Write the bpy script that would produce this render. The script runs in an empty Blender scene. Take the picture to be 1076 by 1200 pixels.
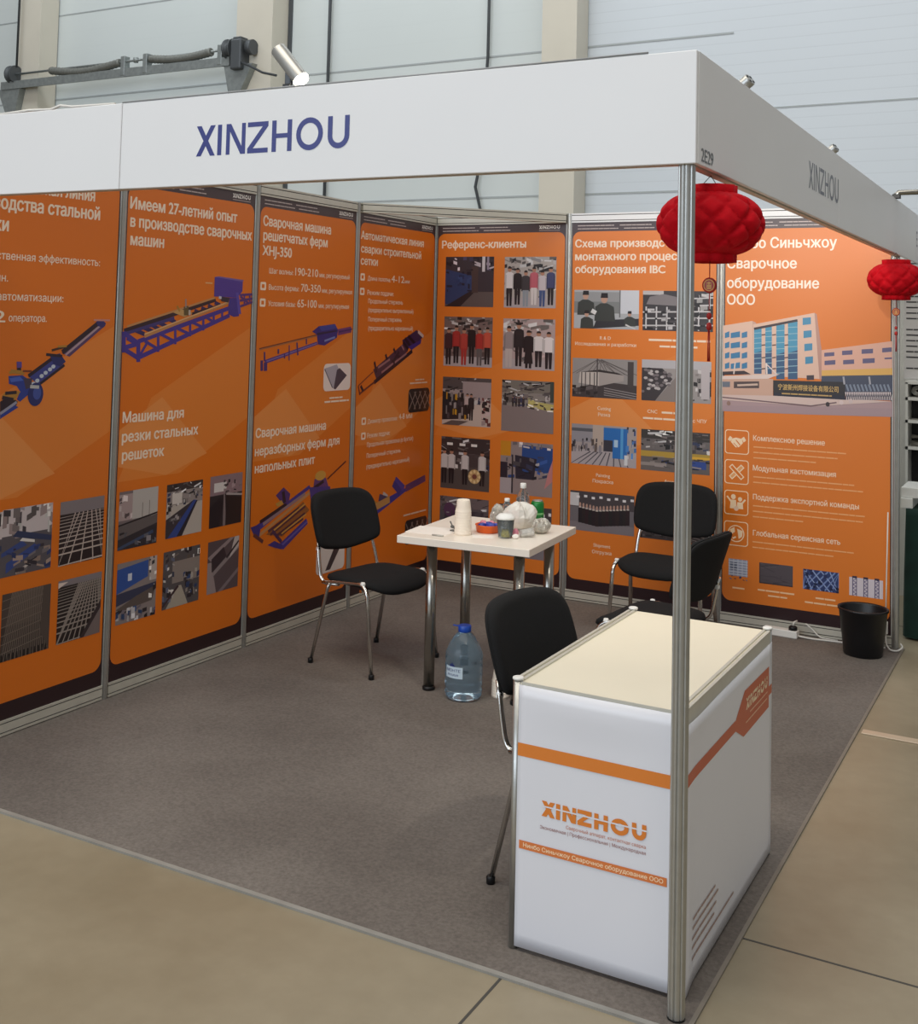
import bpy, bmesh, math, random
from mathutils import Vector, Matrix, Quaternion
PI = math.pi
scene = bpy.context.scene
COL = scene.collection

# ------------------------------------------------------------------ camera
cam = bpy.data.cameras.new('camera')
cam_o = bpy.data.objects.new('camera', cam)
COL.objects.link(cam_o)
cam.sensor_fit = 'VERTICAL'
cam.sensor_height = 36.0
cam.lens = 36.0 * 1352.95 / 1200.0
cam.shift_x = (538 - 517.68) / 1200.0
cam.shift_y = (299.91 - 600) / 1200.0
RX = Vector((0.8754, 0.4828, 0.0248)); RY = Vector((-0.0054, 0.0610, -0.9981)); RZ = Vector((-0.4834, 0.8736, 0.0560))
mw = Matrix((( RX.x, -RY.x, -RZ.x, 3.9083), (RX.y, -RY.y, -RZ.y, -6.9726), (RX.z, -RY.z, -RZ.z, 1.7632), (0, 0, 0, 1)))
cam_o.matrix_world = mw
cam.clip_start = .05
scene.camera = cam_o

# ------------------------------------------------------------------ world, lights, exposure
vs = scene.view_settings
vs.view_transform = 'Standard'; vs.look = 'None'; vs.gamma = 1.0; vs.use_curve_mapping = False
vs.exposure = 0.0
w = bpy.data.worlds.new('hall_daylight'); scene.world = w
w.use_nodes = True
bg = w.node_tree.nodes['Background']
bg.inputs[0].default_value = (1.0, .985, .96, 1); bg.inputs[1].default_value = 0.275

def area(name, loc, aim, sx, sy, power, col):
    l = bpy.data.lights.new(name, 'AREA'); l.shape = 'RECTANGLE'; l.size = sx; l.size_y = sy
    l.energy = power; l.color = col
    o = bpy.data.objects.new(name, l); COL.objects.link(o)
    o.location = loc; o.rotation_euler = (Vector(aim) - Vector(loc)).to_track_quat('-Z', 'Y').to_euler()
    return o
area('hall_window_light', (-1.5, -17, 5.5), (0.5, 0, 1.6), 14, 6, 820, (.76, .87, 1.0))
area('hall_ceiling_light', (1.5, -6.5, 9.0), (1.5, -5.5, 0), 12, 5, 540, (1.0, .93, .82))
area('far_wall_fill_light', (-1.5, 1.2, 9.0), (-1.5, 3.7, 3.6), 16, 1.2, 330, (.93, .98, 1.0))  # unseen fill light, added to brighten the far hall wall

def spot(name, loc, aim, power, deg, col, blend=1.0, r=.03):
    l = bpy.data.lights.new(name, 'SPOT'); l.energy = power; l.spot_size = math.radians(deg); l.spot_blend = blend
    l.color = col; l.shadow_soft_size = r
    o = bpy.data.objects.new(name, l); COL.objects.link(o)
    o.location = loc; o.rotation_euler = (Vector(aim) - Vector(loc)).to_track_quat('-Z', 'Y').to_euler()
    return o
spot('front_spotlight_beam', (1.72, -3.86, 2.53), (2.45, 0, 2.1), 78, 56, (1.0, .93, .82))
spot('side_spotlight_beam', (2.87, -2.02, 2.53), (2.3, 0, 2.42), 40, 76, (1.0, .93, .82))
spot('corner_spotlight_beam', (2.87, -3.44, 2.53), (2.0, -2.6, .7), 34, 80, (1.0, .9, .76))

# ------------------------------------------------------------------ materials
def lin(c):
    r = []
    for v in c[:3]:
        v = v / 255.0
        r.append(v / 12.92 if v <= .04045 else ((v + .055) / 1.055) ** 2.4)
    return (r[0], r[1], r[2], 1.0)
def sock(b, name, v):
    if name in b.inputs: b.inputs[name].default_value = v
def mat(name, c, rough=.5, metal=0.0, var=.0, scale=8.0, bump=0.0, bscale=60.0, spec=.5, **kw):
    m = bpy.data.materials.new(name); m.use_nodes = True
    nt = m.node_tree; b = nt.nodes['Principled BSDF']
    col = lin(c)
    b.inputs['Base Color'].default_value = col
    b.inputs['Roughness'].default_value = rough
    b.inputs['Metallic'].default_value = metal
    sock(b, 'Specular IOR Level', spec)
    for k, v in kw.items(): sock(b, k.replace('_', ' '), v)
    tc = nt.nodes.new('ShaderNodeTexCoord')
    if var > 0:
        n = nt.nodes.new('ShaderNodeTexNoise'); n.inputs['Scale'].default_value = scale; n.inputs['Detail'].default_value = 6
        nt.links.new(tc.outputs['Object'], n.inputs['Vector'])
        r = nt.nodes.new('ShaderNodeValToRGB')
        r.color_ramp.elements[0].position = .3; r.color_ramp.elements[1].position = .7
        r.color_ramp.elements[0].color = tuple(col[i] * (1 - var) for i in range(3)) + (1,)
        r.color_ramp.elements[1].color = tuple(min(1, col[i] * (1 + var)) for i in range(3)) + (1,)
        nt.links.new(n.outputs['Fac'], r.inputs['Fac']); nt.links.new(r.outputs['Color'], b.inputs['Base Color'])
    if bump > 0:
        n2 = nt.nodes.new('ShaderNodeTexNoise'); n2.inputs['Scale'].default_value = bscale; n2.inputs['Detail'].default_value = 4
        nt.links.new(tc.outputs['Object'], n2.inputs['Vector'])
        bp = nt.nodes.new('ShaderNodeBump'); bp.inputs['Strength'].default_value = bump; bp.inputs['Distance'].default_value = .004
        nt.links.new(n2.outputs['Fac'], bp.inputs['Height']); nt.links.new(bp.outputs['Normal'], b.inputs['Normal'])
    return m

M = {}
M['alu'] = mat('brushed_aluminium', (186, 186, 182), .36, .85, .05, 30)
M['rail'] = mat('anodised_rail', (205, 202, 190), .42, .25, .04, 20)
M['groove'] = mat('dark_groove', (70, 68, 64), .6)
M['panel'] = mat('white_panel', (226, 226, 222), .5, 0, .02, 3)
M['fascia'] = mat('white_fascia', (238, 239, 241), .42, 0, .01, 2)
M['navy'] = mat('navy_lettering', (44, 52, 128), .45)
M['slate'] = mat('slate_lettering', (78, 80, 92), .5)
M['tabletop'] = mat('white_laminate', (240, 232, 220), .35, 0, .02, 5)
M['chrome'] = mat('polished_steel', (214, 212, 208), .16, 1.0)
M['steel'] = mat('satin_steel_leg', (168, 166, 160), .24, 1.0)
M['blackfab'] = mat('black_upholstery', (32, 32, 33), .9, 0, .18, 220, .35, 500, spec=.2)
M['blackpl'] = mat('black_plastic', (22, 22, 24), .42, spec=.4)
M['shell'] = mat('matt_black_shell', (30, 30, 31), .78, spec=.2)
M['blackpl2'] = mat('black_plastic_fine', (22, 22, 24), .42, 0, .05, 20)
M['binpl'] = mat('bin_plastic', (17, 18, 22), .38, 0, .05, 15)
M['liner'] = mat('bin_liner', (62, 66, 62), .35, 0, .25, 30, .6, 40)
M['whitepl'] = mat('white_plastic', (236, 236, 232), .4)
M['cream'] = mat('cream_laminate', (240, 232, 210), .45, 0, .02, 3)
M['wrap'] = mat('white_vinyl_wrap', (232, 233, 240), .38, 0, .01, 2, .05, 6)
M['red'] = mat('red_lantern_paper', (198, 8, 26), .75, 0, .08, 40, .1, 160, spec=.15)
M['reddark'] = mat('red_cord', (176, 30, 26), .6)
M['gold'] = mat('gold_print', (214, 150, 60), .5)
M['cup'] = mat('white_paper_cup', (240, 228, 212), .6, 0, .02, 30)
M['maroon'] = mat('maroon_print', (96, 24, 32), .6)
M['orangepl'] = mat('orange_plastic', (226, 96, 20), .4)
M['blue'] = mat('blue_wrapper', (38, 58, 160), .3, 0, .2, 60)
M['pink'] = mat('pink_wrapper', (224, 140, 160), .4, 0, .2, 60)
M['bluecap'] = mat('blue_cap', (20, 70, 170), .35)
M['label'] = mat('pale_label', (196, 214, 226), .45)
M['labelink'] = mat('label_ink', (24, 40, 110), .5)
M['green'] = mat('green_can_paint', (22, 120, 52), .3, .2, .15, 30)
M['can_end'] = mat('can_metal', (190, 190, 186), .3, .9)
M['bag'] = mat('crumpled_white_bag', (236, 232, 224), .35, 0, .05, 30, .4, 40, Transmission_Weight=.12)
M['foil'] = mat('crumpled_clear_film', (206, 202, 192), .22, .1, .35, 55, .6, 60, Transmission_Weight=.3)
M['noodle'] = mat('yellow_noodles', (206, 176, 40), .6, 0, .35, 70, .6, 90)
M['clear'] = mat('clear_plastic', (226, 236, 240), .08, 0, Transmission_Weight=.92, IOR=1.2)
M['pet'] = mat('water_filled_plastic', (176, 202, 220), .07, 0, Transmission_Weight=.86, IOR=1.25)
M['keys'] = mat('dark_metal_keys', (92, 86, 80), .4, .6)
M['paper'] = mat('white_paper', (240, 234, 226), .7)
M['packet'] = mat('grey_packet', (176, 172, 164), .35, .15, .2, 60)
M['greencloth'] = mat('dark_green_cloth', (14, 46, 38), .9, 0, .2, 15, .3, 80)
M['hallcol'] = mat('hall_column_paint', (212, 206, 192), .6, 0, .03, 2)
M['galv'] = mat('galvanised_steel', (150, 156, 156), .45, .6, .12, 20)
M['spring'] = mat('coil_spring_grey', (124, 126, 122), .5, .3, .2, 40)
M['darkmetal'] = mat('dark_grey_metal', (84, 88, 92), .5, .3)
M['cable'] = mat('dark_cable', (58, 62, 66), .6)
M['wire'] = mat('grey_wire', (150, 152, 154), .5)
M['whitecable'] = mat('white_cable', (224, 222, 216), .5)
M['traygrey'] = mat('grey_tray_plastic', (150, 156, 146), .55, 0, .1, 20)
M['shelfdark'] = mat('dark_shelf_back', (34, 32, 32), .6, 0, .2, 10)
M['board'] = mat('pale_info_board', (206, 204, 204), .5)
M['ink'] = mat('black_ink', (48, 46, 48), .6)
M['strip'] = mat('pale_metal_strip', (214, 196, 172), .4, .3)
M['tape'] = mat('grey_carpet_tape', (150, 148, 142), .5, .1, .1, 12)

def glow(name, c, s):
    m = bpy.data.materials.new(name); m.use_nodes = True
    b = m.node_tree.nodes['Principled BSDF']
    b.inputs['Base Color'].default_value = lin(c); sock(b, 'Emission Color', lin(c)); sock(b, 'Emission Strength', s)
    return m
M['bulb'] = glow('lit_lamp_lens', (255, 246, 226), 14)

# printed vinyl / paper: colours of the artwork come from a face colour attribute
def print_mat(name, rough):
    m = bpy.data.materials.new(name); m.use_nodes = True
    nt = m.node_tree; b = nt.nodes['Principled BSDF']
    a = nt.nodes.new('ShaderNodeVertexColor'); a.layer_name = 'ink'
    tc = nt.nodes.new('ShaderNodeTexCoord')
    n = nt.nodes.new('ShaderNodeTexNoise'); n.inputs['Scale'].default_value = 2.0; n.inputs['Detail'].default_value = 2
    nt.links.new(tc.outputs['Object'], n.inputs['Vector'])
    mx = nt.nodes.new('ShaderNodeMix'); mx.data_type = 'RGBA'; mx.blend_type = 'MULTIPLY'; mx.inputs['Factor'].default_value = .12
    nt.links.new(a.outputs['Color'], mx.inputs['A']); nt.links.new(n.outputs['Color'], mx.inputs['B'])
    nt.links.new(a.outputs['Color'], b.inputs['Base Color'])
    b.inputs['Roughness'].default_value = rough; sock(b, 'Specular IOR Level', .5)
    return m
M['print'] = print_mat('printed_vinyl', .34)

def carpet_mat():
    m = mat('grey_brown_carpet', (124, 115, 110), .95, 0, 0, 8, .5, 420, spec=.1)
    nt = m.node_tree; b = nt.nodes['Principled BSDF']; tc = nt.nodes['Texture Coordinate']
    n1 = nt.nodes.new('ShaderNodeTexNoise'); n1.inputs['Scale'].default_value = 1.3; n1.inputs['Detail'].default_value = 5
    n2 = nt.nodes.new('ShaderNodeTexNoise'); n2.inputs['Scale'].default_value = 90; n2.inputs['Detail'].default_value = 4
    for n in (n1, n2): nt.links.new(tc.outputs['Object'], n.inputs['Vector'])
    r1 = nt.nodes.new('ShaderNodeValToRGB'); r1.color_ramp.elements[0].position = .35; r1.color_ramp.elements[1].position = .65
    r1.color_ramp.elements[0].color = lin((112, 105, 100)); r1.color_ramp.elements[1].color = lin((129, 122, 116))
    nt.links.new(n1.outputs['Fac'], r1.inputs['Fac'])
    r2 = nt.nodes.new('ShaderNodeValToRGB'); r2.color_ramp.elements[0].position = .3; r2.color_ramp.elements[1].position = .7
    r2.color_ramp.elements[0].color = (.78, .78, .78, 1); r2.color_ramp.elements[1].color = (1.1, 1.1, 1.1, 1)
    nt.links.new(n2.outputs['Fac'], r2.inputs['Fac'])
    mx = nt.nodes.new('ShaderNodeMix'); mx.data_type = 'RGBA'; mx.blend_type = 'MULTIPLY'; mx.inputs['Factor'].default_value = 1
    nt.links.new(r1.outputs['Color'], mx.inputs['A']); nt.links.new(r2.outputs['Color'], mx.inputs['B'])
    nt.links.new(mx.outputs['Result'], b.inputs['Base Color'])
    return m
M['carpet'] = carpet_mat()

def concrete_mat():
    m = bpy.data.materials.new('polished_concrete'); m.use_nodes = True
    nt = m.node_tree; b = nt.nodes['Principled BSDF']; tc = nt.nodes.new('ShaderNodeTexCoord')
    n1 = nt.nodes.new('ShaderNodeTexNoise'); n1.inputs['Scale'].default_value = .9; n1.inputs['Detail'].default_value = 7; n1.inputs['Roughness'].default_value = .6
    nt.links.new(tc.outputs['Object'], n1.inputs['Vector'])
    r1 = nt.nodes.new('ShaderNodeValToRGB'); r1.color_ramp.elements[0].position = .35; r1.color_ramp.elements[1].position = .68
    r1.color_ramp.elements[0].color = lin((139, 128, 106)); r1.color_ramp.elements[1].color = lin((160, 149, 127))
    nt.links.new(n1.outputs['Fac'], r1.inputs['Fac'])
    n2 = nt.nodes.new('ShaderNodeTexNoise'); n2.inputs['Scale'].default_value = 14; n2.inputs['Detail'].default_value = 5
    nt.links.new(tc.outputs['Object'], n2.inputs['Vector'])
    r2 = nt.nodes.new('ShaderNodeValToRGB'); r2.color_ramp.elements[0].color = (.88, .88, .87, 1); r2.color_ramp.elements[1].color = (1.08, 1.08, 1.08, 1)
    nt.links.new(n2.outputs['Fac'], r2.inputs['Fac'])
    mx = nt.nodes.new('ShaderNodeMix'); mx.data_type = 'RGBA'; mx.blend_type = 'MULTIPLY'; mx.inputs['Factor'].default_value = 1
    nt.links.new(r1.outputs['Color'], mx.inputs['A']); nt.links.new(r2.outputs['Color'], mx.inputs['B'])
    nt.links.new(mx.outputs['Result'], b.inputs['Base Color'])
    rr = nt.nodes.new('ShaderNodeMapRange'); rr.inputs['To Min'].default_value = .22; rr.inputs['To Max'].default_value = .5
    nt.links.new(n1.outputs['Fac'], rr.inputs['Value']); nt.links.new(rr.outputs['Result'], b.inputs['Roughness'])
    sock(b, 'Specular IOR Level', .45)
    return m
M['concrete'] = concrete_mat()

def sandwich_mat(name, c, pitch, dark):
    # painted metal cladding with fine pressed horizontal lines (z based)
    m = bpy.data.materials.new(name); m.use_nodes = True
    nt = m.node_tree; b = nt.nodes['Principled BSDF']; tc = nt.nodes.new('ShaderNodeTexCoord')
    sp = nt.nodes.new('ShaderNodeSeparateXYZ'); nt.links.new(tc.outputs['Object'], sp.inputs[0])
    d = nt.nodes.new('ShaderNodeMath'); d.operation = 'DIVIDE'; d.inputs[1].default_value = pitch; nt.links.new(sp.outputs['Z'], d.inputs[0])
    f = nt.nodes.new('ShaderNodeMath'); f.operation = 'FRACT'; nt.links.new(d.outputs[0], f.inputs[0])
    r = nt.nodes.new('ShaderNodeValToRGB')
    e = r.color_ramp.elements; e[0].position = 0; e[0].color = tuple(x * dark for x in lin(c)[:3]) + (1,)
    e[1].position = .12; e[1].color = lin(c)
    nt.links.new(f.outputs[0], r.inputs['Fac'])
    n = nt.nodes.new('ShaderNodeTexNoise'); n.inputs['Scale'].default_value = .8; nt.links.new(tc.outputs['Object'], n.inputs['Vector'])
    r2 = nt.nodes.new('ShaderNodeValToRGB'); r2.color_ramp.elements[0].color = (.95, .95, .95, 1); r2.color_ramp.elements[1].color = (1.03, 1.03, 1.03, 1)
    nt.links.new(n.outputs['Fac'], r2.inputs['Fac'])
    mx = nt.nodes.new('ShaderNodeMix'); mx.data_type = 'RGBA'; mx.blend_type = 'MULTIPLY'; mx.inputs['Factor'].default_value = 1
    nt.links.new(r.outputs['Color'], mx.inputs['A']); nt.links.new(r2.outputs['Color'], mx.inputs['B'])
    nt.links.new(mx.outputs['Result'], b.inputs['Base Color']); b.inputs['Roughness'].default_value = .5
    return m
M['clad'] = sandwich_mat('pale_grey_cladding', (212, 219, 219), .22, .985)
M['cladrib'] = sandwich_mat('ribbed_white_cladding', (212, 219, 226), .11, .90)

# ------------------------------------------------------------------ mesh helpers
class MB:
    def __init__(s): s.bm = bmesh.new()
    def box(s, x0, x1, y0, y1, z0, z1, bev=0.0, seg=2, mi=0):
        vs_ = [s.bm.verts.new((x, y, z)) for x in (x0, x1) for y in (y0, y1) for z in (z0, z1)]
        fs = [(0, 1, 3, 2), (4, 6, 7, 5), (0, 4, 5, 1), (2, 3, 7, 6), (0, 2, 6, 4), (1, 5, 7, 3)]
        faces = [s.bm.faces.new([vs_[i] for i in f]) for f in fs]
        for f in faces: f.material_index = mi
        if bev > 0:
            es = list({e for f in faces for e in f.edges})
            bmesh.ops.bevel(s.bm, geom=es, offset=bev, segments=seg, profile=.5, affect='EDGES')
        return s
    def ring_loft(s, rings, cap0=True, cap1=True, mi=0, smooth=True):
        vr = [[s.bm.verts.new(p) for p in r] for r in rings]
        n = len(vr[0])
        for a, b in zip(vr[:-1], vr[1:]):
            for i in range(n):
                f = s.bm.faces.new((a[i], a[(i + 1) % n], b[(i + 1) % n], b[i])); f.smooth = smooth; f.material_index = mi
        if cap0: s.bm.faces.new(list(reversed(vr[0]))).material_index = mi
        if cap1: s.bm.faces.new(vr[-1]).material_index = mi
        return s
    def lathe(s, prof, c=(0, 0, 0), n=32, cap0=True, cap1=True, mi=0, sx=1, sy=1):
        rings = [[(c[0] + r * sx * math.cos(2 * PI * i / n), c[1] + r * sy * math.sin(2 * PI * i / n), c[2] + z) for i in range(n)] for r, z in prof]
        return s.ring_loft(rings, cap0, cap1, mi)
    def tube(s, pts, r, n=12, mi=0, ry=None):
        pts = [Vector(p) for p in pts]
        rings = []; up = None
        for i, p in enumerate(pts):
            t = (pts[min(i + 1, len(pts) - 1)] - pts[max(i - 1, 0)]).normalized()
            if up is None:
                up = Vector((0, 0, 1)) if abs(t.z) < .9 else Vector((1, 0, 0))
            a = t.cross(up).normalized(); b_ = a.cross(t).normalized(); up = b_
            rr = r[i] if isinstance(r, (list, tuple)) else r
            r2 = rr if ry is None else ry
            rings.append([tuple(p + a * rr * math.cos(2 * PI * k / n) + b_ * r2 * math.sin(2 * PI * k / n)) for k in range(n)])
        return s.ring_loft(rings, mi=mi)
    def cyl(s, p0, p1, r, n=20, mi=0): return s.tube([p0, p1], r, n, mi)
    def prism(s, pts2, z0, z1, mi=0):
        a = [s.bm.verts.new((p[0], p[1], z0)) for p in pts2]; b = [s.bm.verts.new((p[0], p[1], z1)) for p in pts2]
        n = len(a)
        s.bm.faces.new(list(reversed(a))).material_index = mi; s.bm.faces.new(b).material_index = mi
        for i in range(n): s.bm.faces.new((a[i], a[(i + 1) % n], b[(i + 1) % n], b[i])).material_index = mi
        return s
    def build(s, name, mats, parent=None, smooth=None):
        bmesh.ops.recalc_face_normals(s.bm, faces=s.bm.faces[:])
        me = bpy.data.meshes.new(name); s.bm.to_mesh(me); s.bm.free()
        for m_ in (mats if isinstance(mats, (list, tuple)) else [mats]): me.materials.append(m_)
        if smooth is not None:
            for p in me.polygons: p.use_smooth = smooth
        o = bpy.data.objects.new(name, me); COL.objects.link(o)
        if parent is not None: o.parent = parent
        return o

def fillet(pts, r, n=6):
    pts = [Vector(p) for p in pts]; out = [pts[0]]
    for a, b, c in zip(pts[:-2], pts[1:-1], pts[2:]):
        u = (a - b).normalized(); v = (c - b).normalized()
        d = min(r, (a - b).length * .49, (c - b).length * .49)
        p, q = b + u * d, b + v * d
        for i in range(n + 1):
            t = i / n
            out.append(p * (1 - t) ** 2 + b * 2 * t * (1 - t) + q * t * t)
    out.append(pts[-1]); return out

def tag(o, label=None, cat=None, group=None, kind=None):
    if label: o['label'] = label
    if cat: o['category'] = cat
    if group: o['group'] = group
    if kind: o['kind'] = kind
    return o
def thing(name, label, cat, loc=(0, 0, 0), rotz=0.0, group=None):
    o = bpy.data.objects.new(name, None); COL.objects.link(o); o.empty_display_size = .1
    o.location = loc; o.rotation_euler = (0, 0, rotz)
    return tag(o, label, cat, group)
def structure(name, mb, m, label=None):
    o = mb.build(name, m); o['kind'] = 'structure'
    if label: o['label'] = label
    return o
def copy_tree(o, parent=None):
    c = o.copy(); COL.objects.link(c)
    if parent is not None: c.parent = parent
    for ch in list(o.children): copy_tree(ch, c)
    return c

FONT_CACHE = {}
from mathutils.geometry import interpolate_bezier, delaunay_2d_cdt
def sarea(p): return sum(a[0] * b[1] - b[0] * a[1] for a, b in zip(p, p[1:] + p[:1])) / 2
def text_polys(body, bold=.0):
    """outlines of a line of lettering, filled by winding number so that overlapping strokes stay solid"""
    if body in FONT_CACHE: return FONT_CACHE[body]
    c = bpy.data.curves.new('lettering', 'FONT'); c.body = body
    o = bpy.data.objects.new('lettering', c); COL.objects.link(o)
    dg = bpy.context.evaluated_depsgraph_get(); dg.update()
    cu = o.evaluated_get(dg).to_curve(dg); loops = []
    for sp in cu.splines:
        P = sp.bezier_points; pts = []
        for a, b in zip(list(P), list(P)[1:] + [P[0]]):
            straight = (a.handle_right - a.co).cross(b.co - a.co).length < 1e-6 and (b.handle_left - b.co).cross(b.co - a.co).length < 1e-6
            pts += [(a.co.x, a.co.y)] if straight else [(q.x, q.y) for q in interpolate_bezier(a.co, a.handle_right, b.handle_left, b.co, 6)[:-1]]
        pts = [q for k, q in enumerate(pts) if (q[0] - pts[k - 1][0]) ** 2 + (q[1] - pts[k - 1][1]) ** 2 > 1e-10]
        if len(pts) > 2 and abs(sarea(pts)) > 1e-6: loops.append(pts)
    o.to_curve_clear(); bpy.data.objects.remove(o); bpy.data.curves.remove(c)
    vs_, fs = [], []
    # contours that share a span of the line belong to one character; fill each by its winding number
    loops.sort(key=lambda p: min(q[0] for q in p)); groups = []; right = -1e9
    for p in loops:
        if min(q[0] for q in p) > right: groups.append([])
        groups[-1].append(p); right = max(right, max(q[0] for q in p))
    for g in groups:
        V = []; E = []
        for p in g:
            k0 = len(V); V += [Vector(q) for q in p]; E += [(k0 + k, k0 + (k + 1) % len(p)) for k in range(len(p))]
        cv, ce, cf = delaunay_2d_cdt(V, E, [], 0, 1e-6)[:3]
        i0 = len(vs_); vs_ += [(q[0], q[1], 0.0) for q in cv]
        for t in cf:
            m_ = (sum(cv[k][0] for k in t) / len(t), sum(cv[k][1] for k in t) / len(t)); wn = 0
            for p in g:
                for a, b in zip(p, p[1:] + p[:1]):
                    if (a[1] <= m_[1]) != (b[1] <= m_[1]):
                        cr = (b[0] - a[0]) * (m_[1] - a[1]) - (m_[0] - a[0]) * (b[1] - a[1])
                        if b[1] > a[1] and cr > 0: wn += 1
                        elif b[1] <= a[1] and cr < 0: wn -= 1
            if wn:
                ar = sarea([tuple(cv[k]) for k in t]); fs.append(tuple(i0 + k for k in (t if ar > 0 else t[::-1])))
    FONT_CACHE[body] = (vs_, fs); return FONT_CACHE[body]
CAP = .729

class Art:
    """flat printed artwork in (s, z) metres; every later shape lies a hair in front of the one before"""
    def __init__(s, d=.0004): s.v = []; s.f = []; s.c = []; s.d = d; s.step = 1.2e-5
    def poly(s, pts, c, dup=False):
        i0 = len(s.v)
        for p in pts: s.v.append((p[0], -s.d, p[1]))
        s.f.append(tuple(range(i0, i0 + len(pts)))); s.c.append(c); s.d += s.step
        return s
    def rect(s, x0, z0, x1, z1, c): return s.poly([(x0, z0), (x1, z0), (x1, z1), (x0, z1)], c)
    def line(s, p, q, wd, c):
        a = Vector(p[:2]); b = Vector(q[:2]); t = (b - a)
        if t.length < 1e-6: return s
        n = Vector((-t.y, t.x)).normalized() * wd / 2
        return s.poly([a + n, a - n, b - n, b + n], c)
    def path(s, pts, wd, c):
        for p, q in zip(pts[:-1], pts[1:]): s.line(p, q, wd, c)
        return s
    def ell(s, x, z, rx, rz, c, n=20): return s.poly([(x + rx * math.cos(2 * PI * i / n), z + rz * math.sin(2 * PI * i / n)) for i in range(n)], c)
    def rrect_pts(s, x0, z0, x1, z1, r, n=5):
        out = []
        for cx, cz, a0 in ((x1 - r, z1 - r, 0), (x0 + r, z1 - r, 90), (x0 + r, z0 + r, 180), (x1 - r, z0 + r, 270)):
            for i in range(n + 1):
                a = math.radians(a0 + 90 * i / n); out.append((cx + r * math.cos(a), cz + r * math.sin(a)))
        return out
    def rrect(s, x0, z0, x1, z1, r, c): return s.poly(s.rrect_pts(x0, z0, x1, z1, r), c)
    def text(s, body, x0, z, cap, c, x1=None, bold=.018, skew=0, align='l'):
        vs_, fs = text_polys(body, bold)
        if not vs_: return s
        xm = min(v[0] for v in vs_); xM = max(v[0] for v in vs_)
        sz = cap / CAP; sx = sz if x1 is None else (x1 - x0) / (xM - xm)
        if align == 'c': x0 = x0 - (xM - xm) * sx / 2
        # heavier weights: the same outline printed again a hair to each side
        b = bold * sz * .9
        for ox, oz in ([(0, 0)] if b <= 0 else [(0, 0), (-b, 0), (b, 0), (-b * .5, b * .6), (b * .5, -b * .6), (b * .5, b * .6), (-b * .5, -b * .6)]):
            i0 = len(s.v)
            for v in vs_: s.v.append((x0 + ox + (v[0] - xm) * sx + v[1] * skew * sz, -s.d, z + oz + v[1] * sz))
            for f in fs: s.f.append(tuple(i0 + k for k in f)); s.c.append(c)
            s.d += s.step * .4
        return s
    def xinzhou(s, x0, z, x1, cap, c, wt=.165, cut=None):
        W = x1 - x0; t = wt * cap; Z = lambda v: z + v * cap; X = lambda u: x0 + u * W
        def bar(u0, v0, u1, v1): s.poly([(u0, v0), (u1, v0), (u1, v1), (u0, v1)], c)
        a, b = X(0), X(.132); h = t * 1.18
        s.poly([(a, Z(0)), (a + h, Z(0)), (b, Z(1)), (b - h, Z(1))], c); s.poly([(b - h, Z(0)), (b, Z(0)), (a + h, Z(1)), (a, Z(1))], c)
        m_ = X(.162); bar(m_ - t / 2, Z(0), m_ + t / 2, Z(1))
        a, b = X(.207), X(.338); bar(a, Z(0), a + t * .9, Z(1)); bar(b - t * .9, Z(0), b, Z(1)); s.poly([(a, Z(1)), (a + t * 1.1, Z(1)), (b, Z(0)), (b - t * 1.1, Z(0))], c)
        a, b = X(.352), X(.488); bar(a, Z(0), b, Z(0) + t * .9); bar(a, Z(1) - t * .9, b, Z(1)); s.poly([(a, Z(0) + t * .9), (a + t * 1.3, Z(0) + t * .9), (b, Z(1) - t * .9), (b - t * 1.3, Z(1) - t * .9)], c)
        a, b = X(.513), X(.642); bar(a, Z(0), a + t, Z(1)); bar(b - t, Z(0), b, Z(1)); bar(a, Z(.5) - t * .4, b, Z(.5) + t * .45)
        cx, rx, n = X(.754), W * .084, 28; q = lambda k, f: (cx + (rx - f) * math.cos(2 * PI * k / n), Z(.5) + (cap * .515 - f) * math.sin(2 * PI * k / n))
        for k in range(n): s.poly([q(k, 0), q(k + 1, 0), q(k + 1, t), q(k, t)], c)
        a, b = X(.868), X(1); r = (b - a) / 2; bar(a, Z(0) + r - .03 * cap, a + t, Z(1)); bar(b - t, Z(0) + r - .03 * cap, b, Z(1)); q = lambda k, f: ((a + b) / 2 + (r - f) * math.cos(PI + PI * k / 14), Z(0) + r - .01 * cap + (r - f) * math.sin(PI + PI * k / 14))
        for k in range(14): s.poly([q(k, 0), q(k + 1, 0), q(k + 1, t), q(k, t)], c)
        if cut: s.poly([(x0 - .01 * W, Z(.60)), (x1 + .01 * W, Z(.60)), (x1 + .01 * W, Z(.69)), (x0 - .01 * W, Z(.69))], cut)
        return s
    def words(s, x0, x1, z, h, c, seed=1):
        r = random.Random(seed); x = x0
        while x < x1 - h:
            wd = min(h * r.uniform(3, 9), x1 - x); s.rect(x, z + h * .12, x + wd, z + h * .88, c); x += wd + h * .32
        return s
    def build(s, name, parent, m='print'):
        me = bpy.data.meshes.new(name); me.from_pydata(s.v, [], s.f); me.update()
        at = me.color_attributes.new('ink', 'FLOAT_COLOR', 'CORNER'); k = 0
        for p, c in zip(me.polygons, s.c):
            cl = lin(c)
            for _ in p.loop_indices: at.data[k].color = cl; k += 1
        me.materials.append(M[m])
        o = bpy.data.objects.new(name, me); COL.objects.link(o); o.parent = parent
        return o

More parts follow.
